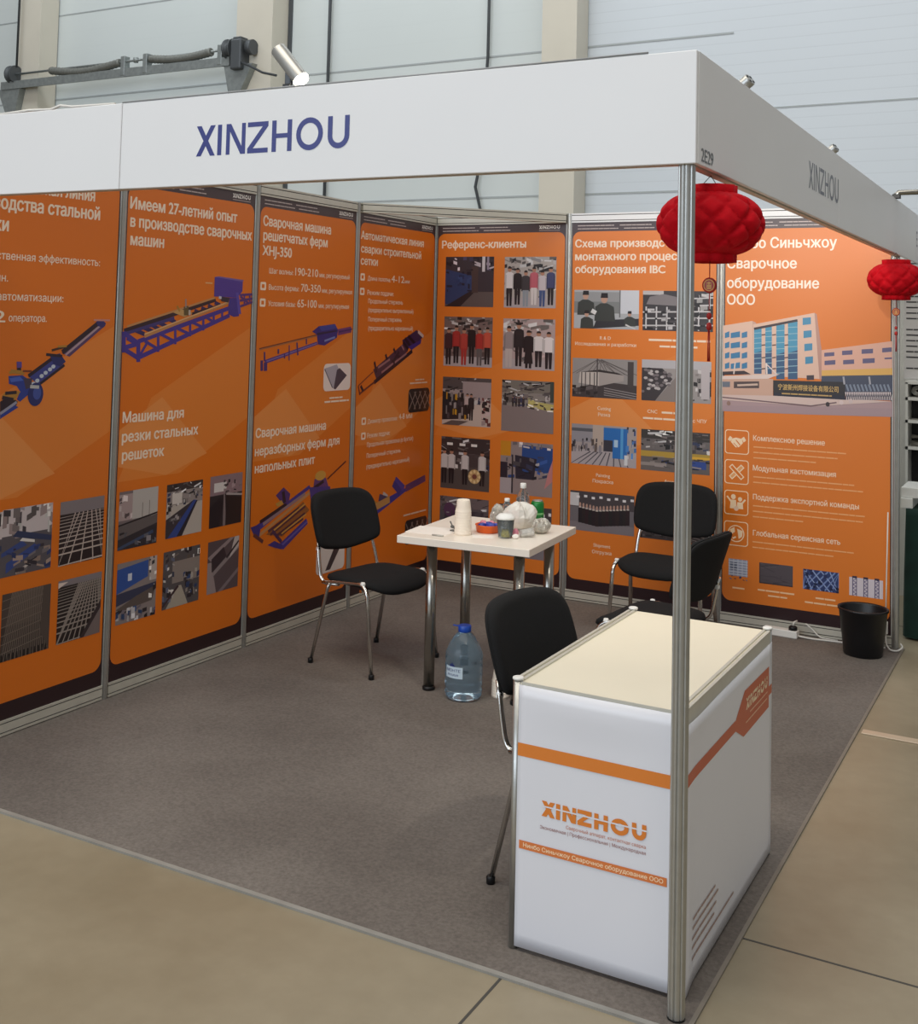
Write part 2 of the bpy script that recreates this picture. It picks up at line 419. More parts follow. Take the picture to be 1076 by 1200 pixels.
# ------------------------------------------------------------------ setting: hall
structure('floor', MB().box(-30, 30, -30, 4.2, -.05, 0), M['concrete'])
j = MB()
for y in (-3.511, -7.5, .55): j.box(-30, 30, y - .004, y + .004, -.001, .0008)
for x in (2.535, 6.53, -1.46): j.box(x - .004, x + .004, -30, 4.2, -.001, .0008)
structure('trim_1', j, M['groove'])
structure('wall_far', MB().box(-30, -.5, 4.0, 4.15, 0, 9), M['clad'])
structure('wall_far_right', MB().box(-.5, 30, 4.0, 4.15, 0, 9), M['cladrib'])
sm = MB()
for z in (4.60, 3.08): sm.box(-30, 1.0, 3.994, 4.0, z, z + .018)
for z in (5.75,): sm.box(-30, 30, 3.994, 4.0, z, z + .015)
for z in (3.845,): sm.box(.2, 30, 3.994, 4.0, z, z + .014)
structure('trim_2', sm, mat('cladding_seam', (170, 176, 178), .6))
for k, (x0, x1) in enumerate(((-.88, -.5), (-4.85, -4.32), (-8.60, -8.17))):
    c = MB(); t = .07
    c.box(x0, x1, 3.68, 3.68 + .02, 0, 8.5); c.box(x0, x1, 3.96, 3.98, 0, 8.5); c.box((x0 + x1) / 2 - .02, (x0 + x1) / 2 + .02, 3.7, 3.96, 0, 8.5)
    c.box(x1 - .02, x1, 3.7, 3.96, 0, 8.5); c.box(x0, x0 + .02, 3.7, 3.96, 0, 8.5)
    structure('trim_%d' % (k + 3), c, M['hallcol'])

def hall_cable(name, pts, r, label, m='cable'):
    return tag(MB().tube(pts, r, 8).build(name, M[m]), label, 'cable')
hall_cable('hanging_cable', [(-1.63, 3.95, 6.5), (-1.63, 3.95, 4.6), (-1.70, 3.94, 3.4), (-1.74, 3.94, 3.2), (-1.66, 3.94, 2.9), (-1.66, 3.95, .02)], .017,
           'dark cable running down the pale hall wall left of the slim right-hand column')
hall_cable('wall_cable', [(-3.70, 3.95, 6.8), (-3.70, 3.95, 4.4), (-3.70, 3.95, .02)], .019,
           'thin dark vertical cable on the hall wall behind the lit spotlight')
tag(MB().box(-4.315, -4.265, 3.982, 3.998, 0, 8.5).build('door_track', M['darkmetal']), 'dark vertical door track against the hall column behind the lit spotlight', 'track')
tag(MB().box(-8.74, -8.65, 3.975, 3.998, 0, 8.5).build('door_track', M['darkmetal']), 'dark vertical door track at the left end of the spring shaft', 'track')
hall_cable('door_cable', [(-8.50, 3.6, 8), (-8.50, 3.6, 5.0)], .015, 'dark cable dropping to the drum at the left end of the spring shaft')

# overhead door spring shaft on the hall wall
sh = thing('door_spring_shaft', 'grey overhead door shaft with two coil springs above the front sign', 'door mechanism', (-6.6, 3.6, 4.78))
def lx(x): return x + 6.6
MB().box(lx(-8.75), lx(-4.85), -.03, .05, -.06, .02).box(lx(-8.75), lx(-4.85), -.035, -.03, -.075, .03).build('mounting_rail', M['galv'], sh)
MB().cyl((lx(-8.5), 0, .125), (lx(-4.7), 0, .125), .015).build('shaft', M['galv'], sh)
def spring(x0, x1, sag):
    m_ = MB(); pts = []; n = 40
    prof = [(lx(x0 + (x1 - x0) * i / n), 0, .12 - sag * math.sin(PI * i / n)) for i in range(n + 1)]
    rad = [.050 + (.004 if i % 2 else -.003) for i in range(n + 1)]
    m_.tube(prof, rad, 14); return m_.build('coil_spring', M['spring'], sh)
spring(-7.85, -6.62, .06); spring(-6.12, -5.15, .04)
for x in (-6.55, -6.18, -5.0):
    MB().box(lx(x) - .035, lx(x) + .035, -.04, .06, -.06, .19, .01).build('shaft_bearing', M['galv'], sh)
MB().lathe([(.03, -.03), (.035, .03)], (lx(-6.36), 0, .125), 12).build('shaft_coupling', M['galv'], sh)
for x in (-8.55, -4.86):
    mm = MB(); mm.ring_loft([[(lx(x) + dx, r * math.cos(2 * PI * i / 24), .125 + r * math.sin(2 * PI * i / 24)) for i in range(24)] for dx, r in ((-.05, .12), (-.03, .12), (-.03, .09), (.03, .09), (.03, .12), (.05, .12))])
    mm.build('cable_drum', M['darkmetal'], sh)
MB().box(lx(-4.80), lx(-4.64), -.09, .09, -.14, .22, .02).box(lx(-4.78), lx(-4.66), -.07, .07, .21, .25, .01).build('drive_motor', M['darkmetal'], sh)
mm = MB(); mm.ring_loft([[(lx(-4.55) + dx, r * math.cos(2 * PI * i / 20), .12 + r * math.sin(2 * PI * i / 20)) for i in range(20)] for dx, r in ((-.04, .09), (.03, .09))]); mm.build('drive_wheel', M['darkmetal'], sh)
for x, s_ in ((-8.62, 1), (-4.72, -1)):
    mm = MB(); pts = [(lx(x) - .2 * s_, -.07), (lx(x) + .22 * s_, -.07), (lx(x) + .12 * s_, -.5), (lx(x) + .02 * s_, -.5)]
    a = [mm.bm.verts.new((p[0], -.02, p[1])) for p in pts]; b = [mm.bm.verts.new((p[0], .36, p[1])) for p in pts]
    mm.bm.faces.new(a); mm.bm.faces.new(b[::-1])
    for i in range(4): mm.bm.faces.new((a[i], a[(i + 1) % 4], b[(i + 1) % 4], b[i]))
    mm.build('end_bracket', M['galv'], sh)
MB().tube([(lx(-4.66), -.06, -.06), (lx(-4.5), -.1, -.12), (lx(-4.3), -.1, -.22), (lx(-4.1), -.1, -.27)], .014, 8).build('motor_cable', M['cable'], sh)

# ------------------------------------------------------------------ setting: booth shell
structure('trim_6', MB().box(-.03, 3.035, -4.046, .02, 0, .006), M['carpet'])
structure('trim_7', MB().box(-.03, 3.03, -4.064, -4.046, 0, .0072), M['tape'])
structure('trim_9', MB().box(3.034, 3.046, -4.03, .02, 0, .0066), mat('carpet_edge_tape', (128, 120, 110), .6, 0, .1, 10))
tag(MB().box(3.06, 4.6, -1.535, -1.48, 0, .006, .002).build('floor_cover_strip', M['strip']), 'pale metal strip lying across the concrete floor beside the carpet', 'floor strip')

WALLH = 2.48
structure('wall_left', MB().box(-.010, .006, -4.0, 0, .02, WALLH - .01), M['panel'])
structure('wall_back', MB().box(0, 3.0, -.006, .010, .02, WALLH - .01), M['panel'])
def post(name, x, y, h, label, r=.0205, m='alu', n=8):
    o = MB()
    prof = []
    for k in range(n * 6):          # eight grooved octagonal profile
        a = 2 * PI * k / (n * 6); q = k % 6
        rr = r * (.86 if q in (0,) else 1.0)
        prof.append((rr * math.cos(a), rr * math.sin(a)))
    o.prism(prof, .0, h)
    o = o.build(name, M[m]); o.location = (x, y, 0)
    return tag(o, label, 'post', 'aluminium posts of the booth walls')
post('booth_post', 0, -4, 2.49, 'aluminium booth post at the open front end of the left wall')
post('booth_post', 0, -3, WALLH, 'aluminium post on the left wall just right of the poster with steel gratings')
post('booth_post', 0, -2, WALLH, 'aluminium post on the left wall right of the poster about 27 years of experience')
post('booth_post', 0, -1, WALLH, 'aluminium post on the left wall behind the chair with its back to it')
post('booth_post', 0, 0, WALLH, 'aluminium post in the inner corner where the two poster walls meet')
post('booth_post', 1, 0, WALLH, 'aluminium post on the back wall right of the reference clients poster')
post('booth_post', 2, 0, WALLH, 'aluminium post on the back wall left of the poster with the factory building')
post('booth_post', 3, 0, 2.49, 'aluminium post at the right end of the back wall beside the black bin')
post('booth_post', 3, -4, 2.49, 'tall free-standing aluminium corner post in front of the white counter', r=.0225)
tag(MB().lathe([(.0232, 0), (.0232, .003), (.0228, .005)], (3, -4, .007), 20, cap0=True).build('post_foot', M['blackpl']), 'black foot cup under the free-standing corner post', 'foot')

def hrail(p, q, z0, z1, th=.016, m='rail', wide=False):
    p = Vector(p + (0,)); q = Vector(q + (0,)); t = (q - p).normalized(); n = Vector((-t.y, t.x, 0)) * th
    p2 = p + t * .019; q2 = q - t * .019
    o = MB()
    def seg(a, b, n_, za, zb, mi):
        v = [o.bm.verts.new((a + n_ * s1 + Vector((0, 0, z)))[:]) for s1 in (-1, 1) for z in (za, zb)]
        u = [o.bm.verts.new((b + n_ * s1 + Vector((0, 0, z)))[:]) for s1 in (-1, 1) for z in (za, zb)]
        for f in ((v[0], v[1], v[3], v[2]), (u[0], u[2], u[3], u[1]), (v[0], u[0], u[1], v[1]), (v[2], v[3], u[3], u[2]), (v[0], v[2], u[2], u[0]), (v[1], u[1], u[3], v[3])):
            o.bm.faces.new(f).material_index = mi
    h = z1 - z0
    seg(p2, q2, n, z0, z0 + h * .16, 0); seg(p2, q2, n * .8, z0 + h * .16, z0 + h * .24, 1)
    seg(p2, q2, n * .97, z0 + h * .24, z1 - h * .24, 0); seg(p2, q2, n * .8, z1 - h * .24, z1 - h * .16, 1); seg(p2, q2, n, z1 - h * .16, z1, 0)
    return o, [M[m], M['groove']]
k = 10
pts = [((0, -4), (0, -3)), ((0, -3), (0, -2)), ((0, -2), (0, -1)), ((0, -1), (0, 0)), ((0, 0), (1, 0)), ((1, 0), (2, 0)), ((2, 0), (3, 0))]
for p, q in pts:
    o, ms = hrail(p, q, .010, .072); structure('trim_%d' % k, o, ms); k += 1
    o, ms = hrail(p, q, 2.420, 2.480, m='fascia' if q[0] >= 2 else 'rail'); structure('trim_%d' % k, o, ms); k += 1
# diagonal brace across the inner corner, and the beams that carry the name boards
d = .707
o, ms = hrail((0 + .01, -1 + .01), (1 - .01, 0 - .01), 2.420, 2.480); ob = o.build('corner_brace', ms)
tag(ob, 'aluminium brace beam crossing the inner corner above the posters', 'beam')
o, ms = hrail((0, -4), (3, -4), 2.19, 2.25, .012); tag(o.build('front_beam', ms), 'aluminium beam along the lower edge of the front name board', 'beam')
o, ms = hrail((3, -4), (3, 0), 2.19, 2.25, .012); tag(o.build('side_beam', ms), 'aluminium beam along the lower edge of the right name board', 'beam')

# ------------------------------------------------------------------ name boards
def board(name, label, x0, x1, y0, y1, z0=2.19, z1=2.49):
    t = thing(name, label, 'name board', ((x0 + x1) / 2, (y0 + y1) / 2, z0))
    cx, cy = (x0 + x1) / 2, (y0 + y1) / 2
    MB().box(x0 - cx, x1 - cx, y0 - cy, y1 - cy, 0, z1 - z0, .002, 1).build('sign_panel', M['fascia'], t)
    return t
fb = board('name_board', 'white front name board reading XINZHOU in navy letters', 1.0015, 3.034, -4.036, -4.022)
a = Art(.0003); a.xinzhou(1.341 - 2.01775, 2.287 - 2.19, 1.949 - 2.01775, .101, (44, 52, 128), .172); o = a.build('lettering', fb); o.location = (0, -.0071, 0)
board('name_board', 'blank white left section of the front name board beyond the seam', -1.1, .9985, -4.036, -4.022)
sb = board('name_board', 'white right-side name board reading XINZHOU and 2E29 beside the corner', 3.022, 3.036, -4.0215, -2.0015)
o = None
a = Art(.0003); a.xinzhou(-2.61 + 3.0115, 2.287 - 2.19, -1.995 + 3.0115 - .02, .101, (84, 84, 98), .15); a.text('2E29', -3.995 + 3.0115, 2.197 - 2.19 + .004, .037, (70, 70, 72), -3.882 + 3.0115, .01)
o = a.build('lettering', sb); o.location = (.0071, 0, 0); o.rotation_euler = (0, 0, PI / 2)
board('name_board', 'blank white far section of the right-side name board near the small lantern', 3.022, 3.036, -1.9985, .17)
nb = board('name_board', 'white name board of the next booth cut off by the right edge', 3.022, 3.036, .175, 2.4)
a = Art(.0003); a.text('E', .60 - 1.2875, 2.288 - 2.19, .1, (92, 92, 104), None, .01); o = a.build('lettering', nb); o.location = (.0071, 0, 0); o.rotation_euler = (0, 0, PI / 2)
MB().tube([(1.0, -4.034, 2.4925), (1.6, -4.034, 2.494), (2.2, -4.032, 2.4925), (2.9, -4.034, 2.494)], .003, 6).build('loose_wire', M['wire'])
tag(bpy.data.objects['loose_wire'], 'thin grey wire lying along the top edge of the front name board', 'wire')
wr = MB().tube([(.35, -4.02, 2.494), (.5, -4.0, 2.505), (.60, -3.99, 2.503), (.66, -4.0, 2.512), (.72, -4.0, 2.503), (.95, -4.02, 2.494)], .005, 6).build('loose_wire', M['whitecable'])
tag(wr, 'pale cable loop lying on the left end of the front name board', 'wire')

# spotlights on the name boards
def spotlight(label, loc, rotz, tilt, lit=True, s=1.0):
    t = thing('spotlight', label, 'spotlight', loc, rotz, 'spotlights on the name boards')
    MB().box(-.012, .012, -.02, .02, -.01, .012, .002).build('clamp', M['blackpl'], t)
    MB().box(-.011, .011, -.009, .009, .012, .062, .003).build('bracket_arm', M['darkmetal'], t)
    ax = Vector((math.cos(tilt), 0, -math.sin(tilt))); c0 = Vector((.002, -.002, .078))
    r = .0245 * s; L = .062 * s
    m_ = MB().tube([c0 - ax * L * 1.05, c0 - ax * L, c0 + ax * L * .9, c0 + ax * L * .9 + ax * .003], [r * .9, r, r, r * 1.05], 24); body = m_.build('lamp_body', M['alu'], t)
    m2 = MB(); p = c0 - ax * (L * 1.05 + .0005); up = Vector((0, 1, 0)); sd = ax.cross(up)
    for kx, ky in ((.45, .45), (-.45, .45), (.45, -.45), (-.45, -.45)):
        q = p + up * r * kx + sd * r * ky; m2.tube([q + ax * .0002, q - ax * .0008], r * .22, 10)
    m2.build('vent_hole', M['blackpl'], body)
    q = c0 + ax * (L * .9 + .004)
    m3 = MB().tube([q, q + ax * .004, q + ax * .012], [r * .99, r * 1.0, r * .85], 20); m3.build('lamp_lens', M['bulb'], t)
    return t
spotlight('lit grey cylinder spotlight standing on top of the front name board', (1.682, -3.995, 2.497), math.radians(8), math.radians(50), s=1.08)
spotlight('small spotlight peeping over the right-side name board near the front corner', (2.985, -3.44, 2.418), math.radians(165), math.radians(35), s=.85)
spotlight('small spotlight peeping over the right-side name board near its middle seam', (2.985, -2.02, 2.412), math.radians(165), math.radians(35), s=.85)
ra = thing('lamp_arm', 'glossy grey lamp arm sticking out over the right-side name board at the right edge', 'lamp arm', (3.03, -.30, 2.50))
MB().tube([(0, 0, .0), (.02, .01, .022), (.12, .05, .028), (.7, .30, .03)], .016, 14).build('arm_tube', M['steel'], ra)
MB().box(-.012, .03, -.02, .02, -.012, .012, .003).build('clamp', M['blackpl'], ra)

# ------------------------------------------------------------------ posters
OR, PALE, PALE2, DARK, CR = (224, 116, 24), (229, 132, 52), (233, 146, 74), (46, 26, 30), (250, 228, 206)
HEAD = (74, 58, 60)
class Poster:
    def __init__(s, label, wall, s0, s1, z0=.071, z1=2.421, hdr=2.362, ftr=.143, pale=True):
        s.ox = s0; s.wd = s1 - s0
        s.root = thing('wall_poster', label, 'poster', (.0075, s0, z0) if wall == 'L' else (s0, -.0075, z0), PI / 2 if wall == 'L' else 0, 'orange posters on the booth walls')
        s.z0 = z0
        m_ = MB().box(0, s.wd, -.0015, 0, 0, z1 - z0); sh = m_.build('poster_sheet', M['panel'], s.root)
        a = s.art(.0018)
        a.rect(s0, z0, s1, z1, DARK); a.rect(s0, 2.2, s1, z1, HEAD)
        body = a.rrect_pts(s0 + .006, ftr, s1 - .006, hdr, .05)
        a.poly(body, OR if wall == 'L' else (226, 125, 42))  # back-wall orange is paler: the warm glare there is put into its colour
        if pale:
            q = lambda u: s0 + u * s.wd
            a.poly([(q(.01), .98), (q(.22), 1.36), (q(.99), 1.70), (q(.99), 1.22), (q(.45), .98)], PALE)
            a.poly([(q(.01), 1.22), (q(.3), 1.36), (q(.66), 1.06), (q(.35), .98), (q(.01), 1.05)], PALE2)
        s.done(a, 'printed_ground')
        a = s.art(.0024)
        for i, (z, e1, e2) in enumerate(((2.396, .30, .56), (2.376, .33, .58))):
            a.words(s0 + .04 * s.wd, s0 + e1 * s.wd, z, .007, (196, 180, 176), i); a.words(s0 + (e1 + .04) * s.wd, s0 + e2 * s.wd, z, .007, (196, 180, 176), i + 9)
        a.xinzhou(s0 + .80 * s.wd, 2.384, s0 + .955 * s.wd, .022, (244, 240, 236), .25, HEAD)
        a.rect(s0 + .79 * s.wd, 2.3801, s0 + .80 * s.wd, 2.3802, HEAD); a.rect(s0 + .80 * s.wd, 2.372, s0 + .955 * s.wd, 2.3755, (186, 170, 166))
        s.done(a, 'header_print')
    def art(s, d=.0026): return Art(d)
    def done(s, a, name):
        a.v = [(x - s.ox, y, z - s.z0) for x, y, z in a.v]
        return a.build(name, s.root)
    def lines(s, items, name, c=CR, bold=.034):
        for it in items:
            body, x0, z, cap = it[:4]; x1 = it[4] if len(it) > 4 else None
            a = s.art(.0026); a.text(body, x0, z, cap, c, x1, bold); s.done(a, name)
    def photo(s, x0, z0, x1, z1, fn, seed=1, name='photo_print', rr=0):
        a = s.art(.0026); P = Pic(a, x0, z0, x1, z1, seed); fn(P); return s.done(a, name)

class Pic:
    """one printed photograph, drawn in 0..1 coordinates"""
    def __init__(s, a, x0, z0, x1, z1, seed): s.a = a; s.b = (x0, z0, x1, z1); s.r = random.Random(seed)
    def m(s, p): return (s.b[0] + (s.b[2] - s.b[0]) * min(1, max(0, p[0])), s.b[1] + (s.b[3] - s.b[1]) * min(1, max(0, p[1])))
    def poly(s, pts, c): s.a.poly([s.m(p) for p in pts], c)
    def rect(s, u0, v0, u1, v1, c): s.poly([(u0, v0), (u1, v0), (u1, v1), (u0, v1)], c)
    def ell(s, u, v, ru, rv, c, n=12): s.poly([(u + ru * math.cos(2 * PI * i / n), v + rv * math.sin(2 * PI * i / n)) for i in range(n)], c)
    def line(s, p, q, wd, c):
        asp = (s.b[2] - s.b[0]) / (s.b[3] - s.b[1]); dx = (q[0] - p[0]) * asp; dy = q[1] - p[1]; L = math.hypot(dx, dy) or 1
        nx, ny = -dy / L * wd / 2 / asp, dx / L * wd / 2
        s.poly([(p[0] + nx, p[1] + ny), (p[0] - nx, p[1] - ny), (q[0] - nx, q[1] - ny), (q[0] + nx, q[1] + ny)], c)
    def clutter(s, u0, v0, u1, v1, n, cols, w=(.02, .12), h=(.02, .10)):
        for _ in range(n):
            u = s.r.uniform(u0, u1); v = s.r.uniform(v0, v1); a, b = s.r.uniform(*w), s.r.uniform(*h); k = s.r.uniform(-.4, .4)
            c = s.r.choice(cols); j_ = s.r.uniform(.82, 1.15); c = tuple(min(255, x * j_) for x in c)
            s.poly([(max(u0, u - a / 2), max(v0, v - b / 2 - k * a / 2)), (min(u1, u + a / 2), max(v0, v - b / 2 + k * a / 2)), (min(u1, u + a / 2), min(v1, v + b / 2 + k * a / 2)), (max(u0, u - a / 2), min(v1, v + b / 2 - k * a / 2))], c)
    def person(s, u, v0, h, shirt, pants, wd=.13, hair=(36, 28, 28), skin=(176, 130, 108), skirt=False):
        hh = h * .145
        s.poly([(u - wd * .30, v0), (u - wd * .06, v0), (u - wd * .0, v0 + h * .48), (u - wd * .36, v0 + h * .48)], pants); s.poly([(u + wd * .06, v0), (u + wd * .30, v0), (u + wd * .36, v0 + h * .48), (u + wd * .0, v0 + h * .48)], pants)
        if skirt: s.poly([(u - wd * .45, v0 + h * .12), (u + wd * .45, v0 + h * .12), (u + wd * .3, v0 + h * .5), (u - wd * .3, v0 + h * .5)], pants)
        s.poly([(u - wd * .36, v0 + h * .45), (u + wd * .36, v0 + h * .45), (u + wd * .48, v0 + h * .82), (u + wd * .2, v0 + h * .86), (u - wd * .2, v0 + h * .86), (u - wd * .48, v0 + h * .82)], shirt)
        s.poly([(u - wd * .5, v0 + h * .42), (u - wd * .36, v0 + h * .42), (u - wd * .34, v0 + h * .8), (u - wd * .5, v0 + h * .78)], tuple(x * .86 for x in shirt))
        s.poly([(u + wd * .5, v0 + h * .42), (u + wd * .36, v0 + h * .42), (u + wd * .34, v0 + h * .8), (u + wd * .5, v0 + h * .78)], tuple(x * .86 for x in shirt))
        s.ell(u, v0 + h * .93, wd * .24, hh * .5, skin); s.poly([(u - wd * .22, v0 + h * .945), (u + wd * .22, v0 + h * .945), (u + wd * .19, v0 + h * .985), (u + wd * .07, v0 + h * 1.008), (u - wd * .07, v0 + h * 1.008), (u - wd * .19, v0 + h * .985)], hair)

DK, MID, LT, STEEL, BL = (38, 34, 38), (96, 90, 92), (196, 192, 196), (138, 136, 142), (44, 66, 130)
def hall_bg(P, ceil=DK, wall=(150, 142, 142), flr=(168, 158, 156), hz=.55, n=26):
    P.rect(0, 0, 1, hz, flr); P.rect(0, hz, 1, 1, ceil); P.rect(0, hz - .06, 1, hz + .2, wall)
    P.clutter(0, hz + .1, 1, 1, n, [(60, 56, 58), (90, 84, 86), (220, 220, 224), (120, 112, 110), (40, 36, 40)], (.03, .2), (.01, .05))
    P.clutter(0, hz - .1, 1, hz + .18, n, [(70, 64, 66), (120, 112, 112), (200, 196, 196), (54, 62, 92), (36, 34, 36)], (.02, .1), (.02, .1))
def ph_dark_machine(P):
    P.rect(0, 0, 1, 1, (56, 50, 58)); P.rect(0, 0, 1, .3, (92, 82, 82)); P.poly([(0, .05), (0, .75), (.55, .62), (.55, .3), (.3, .02)], (44, 62, 104)); P.poly([(0, .0), (.32, 0), (.62, .3), (.5, .3)], (40, 34, 40))
    P.rect(.55, .28, .68, .8, (70, 56, 56)); P.clutter(0, .72, 1, 1, 24, [(40, 36, 44), (206, 196, 206), (70, 64, 90), (30, 26, 34)], (.03, .14), (.02, .08)); P.rect(.76, .7, .82, 1, (206, 200, 206)); P.rect(.86, .74, .9, 1, (150, 140, 160))
    P.clutter(.0, .3, .6, .7, 16, [(36, 54, 96), (52, 74, 122), (30, 32, 50)])
def ph_group(cols, bg):
    def f(P):
        P.rect(0, 0, 1, 1, bg); P.rect(0, 0, 1, .2, (176, 166, 170)); P.clutter(0, .7, 1, 1, 34, [(44, 40, 42), (214, 212, 214), (130, 122, 120), (90, 84, 82), (170, 166, 168)], (.04, .2), (.02, .08))
        P.clutter(0, .15, 1, .7, 16, [tuple(x * .8 for x in bg), tuple(min(255, x * 1.15) for x in bg), (90, 84, 86)])
        n = len(cols)
        for i, (sh_, pa, h, sk) in enumerate(cols): P.person((i + .5) / n * .96 + .02, .03 + .03 * (i % 2), h, sh_, pa, .98 / n, skirt=sk)
    return f
W_, K_, R_, B_, G_ = (222, 216, 218), (34, 28, 32), (170, 52, 48), (66, 84, 130), (142, 150, 160)
ph_g1 = ph_group([(W_, K_, .78, 0), (K_, K_, .72, 0), ((60, 56, 60), G_, .70, 0), ((190, 96, 110), (214, 206, 206), .74, 0), ((200, 190, 196), B_, .70, 0), ((66, 70, 110), K_, .74, 0)], (176, 168, 164))
ph_g2 = ph_group([((70, 40, 44), K_, .74, 0), (R_, K_, .76, 0), ((178, 66, 58), R_, .74, 0), (K_, K_, .80, 0), (R_, (96, 90, 92), .75, 0), ((196, 84, 66), K_, .74, 0)], (118, 100, 98))
ph_g3 = ph_group([((150, 138, 140), (190, 178, 176), .82, 0), ((40, 36, 40), K_, .86, 0), (K_, K_, .74, 1), (W_, K_, .70, 0), ((228, 220, 222), K_, .72, 0)], (178, 158, 158))
def ph_g4(P):
    hall_bg(P, (58, 50, 52), (70, 62, 64), (84, 76, 74), .5)
    for u in (.12, .38, .62): P.rect(u, .84, u + .12, .89, (232, 230, 228))
    for i, u in enumerate((.07, .22, .5, .85)): P.person(u, .1, .66, (206, 200, 200), K_, .16)
    P.ell(.7, .27, .13, .14, (196, 160, 110)); P.ell(.7, .27, .05, .05, (120, 70, 60))
    for i in range(8): P.ell(.7 + .1 * math.cos(i * PI / 4), .27 + .1 * math.sin(i * PI / 4), .025, .03, (226, 200, 150))
def ph_shop_left(P):
    hall_bg(P, (84, 76, 78), (166, 150, 150), (196, 180, 172), .55); P.rect(.42, .6, 1, .92, (160, 146, 148))
    P.poly([(0, .1), (.55, .15), (.5, .55), (0, .7)], (44, 38, 42)); P.clutter(0, .12, .52, .68, 26, [(50, 44, 50), (150, 140, 140), (70, 62, 66), (190, 140, 40), (30, 28, 32)], (.02, .06), (.05, .2))
    P.person(.52, .25, .42, (190, 170, 170), K_, .13); P.person(.6, .12, .55, (46, 40, 44), K_, .12); P.clutter(.82, .02, 1, .6, 16, [(44, 38, 42), (180, 160, 160), (110, 60, 60)])
    P.poly([(0, 0), (.35, 0), (.55, .1), (.2, .1)], (96, 84, 82))
def ph_floor_wide(P):
    hall_bg(P, (120, 116, 110), (140, 134, 130), (140, 128, 128), .56, 40); P.rect(0, 0, 1, .5, (134, 122, 122))
    P.poly([(.5, .5), (1, .42), (1, .56), (.52, .62)], (186, 176, 110)); P.clutter(.5, .42, 1, .66, 22, [(196, 190, 120), (60, 54, 54), (220, 216, 210), (90, 84, 84)], (.03, .12), (.01, .04))
    for u in (.22, .28, .34, .42): P.person(u, .48, .2, (60, 54, 60), K_, .05)
    P.rect(.93, .6, 1, 1, (60, 70, 66))
def ph_blue_press(P):
    P.rect(0, 0, 1, 1, (150, 136, 136)); P.poly([(.4, .5), (1, .45), (1, .92), (.42, .95)], (38, 74, 138)); P.poly([(.3, .3), (.65, .3), (.7, .7), (.28, .75)], (44, 42, 56)); P.rect(0, .72, .2, 1, (206, 140, 36))
    P.clutter(.1, .3, .9, .75, 30, [(34, 32, 42), (60, 66, 96), (190, 186, 190), (50, 84, 150), (90, 86, 92)], (.03, .14), (.02, .08)); P.clutter(.2, .88, 1, 1, 14, [(210, 202, 204), (120, 112, 116)])
    P.rect(0, .1, .14, .6, (44, 40, 52)); P.poly([(.85, .15), (1, .3), (1, .7), (.92, .45)], (196, 130, 130)); P.rect(.0, 0, .22, .3, (176, 166, 170)); P.rect(.22, .02, .25, .75, (50, 46, 52))
def ph_machine_front(P):
    hall_bg(P, (110, 100, 104), (90, 84, 90), (130, 120, 120), .6); P.rect(.1, .15, .9, .75, (62, 58, 66)); P.ell(.2, .75, .12, .14, (90, 60, 90)); P.clutter(.1, .2, .9, .8, 20, [(40, 36, 44), (130, 124, 130), (80, 76, 84)])
def ph_office(P):
    P.rect(0, 0, 1, 1, (176, 180, 186)); P.rect(.0, .55, .72, .95, (150, 152, 156)); P.rect(.7, .3, .72, 1, (110, 112, 116)); P.rect(.72, .4, 1, 1, (206, 210, 220)); P.rect(0, .4, .7, .7, (126, 130, 132))
    P.poly([(.3, 0), (1, .1), (1, .28), (.35, .22)], (48, 48, 54))
    for u, v, k in ((.18, .35, 1.0), (.47, .2, 1.15), (.2, 0, .75), (.86, .08, .62)):
        P.poly([(u - .13 * k, v), (u + .15 * k, v), (u + .13 * k, v + .32 * k), (u + .04 * k, v + .4 * k), (u - .05 * k, v + .4 * k), (u - .12 * k, v + .32 * k)], (58, 62, 60)); P.ell(u, v + .5 * k, .045 * k, .1 * k, (190, 150, 132)); P.poly([(u - .05 * k, v + .52 * k), (u + .05 * k, v + .52 * k), (u + .045 * k, v + .63 * k), (u - .04 * k, v + .63 * k)], (30, 26, 28))
    P.poly([(.26, .42), (.33, .36), (.36, .45), (.29, .52)], (220, 220, 222)); P.line((.8, .12), (.95, .0), .04, (206, 206, 208))
def ph_rack(P):
    P.rect(0, 0, 1, 1, (58, 54, 58)); P.rect(0, .9, .3, 1, (190, 186, 188)); P.poly([(.05, .66), (.6, .62), (.62, .8), (.3, .92), (.1, .85)], (128, 122, 126))
    for i in range(7): u = .04 + i * .15; P.rect(u, .02, u + .02, .6 + .3 * (i > 3), (206, 204, 208))
    for v in (.12, .3, .46, .62, .8): P.line((.0 if v < .6 else .55, v), (1, v + .04), .035, (198, 196, 200))
    P.clutter(0, .02, 1, .55, 40, [(36, 32, 36), (180, 178, 182), (70, 66, 70), (30, 28, 32)], (.03, .1), (.03, .1)); P.clutter(.6, .5, 1, 1, 14, [(36, 32, 36), (190, 188, 190)])
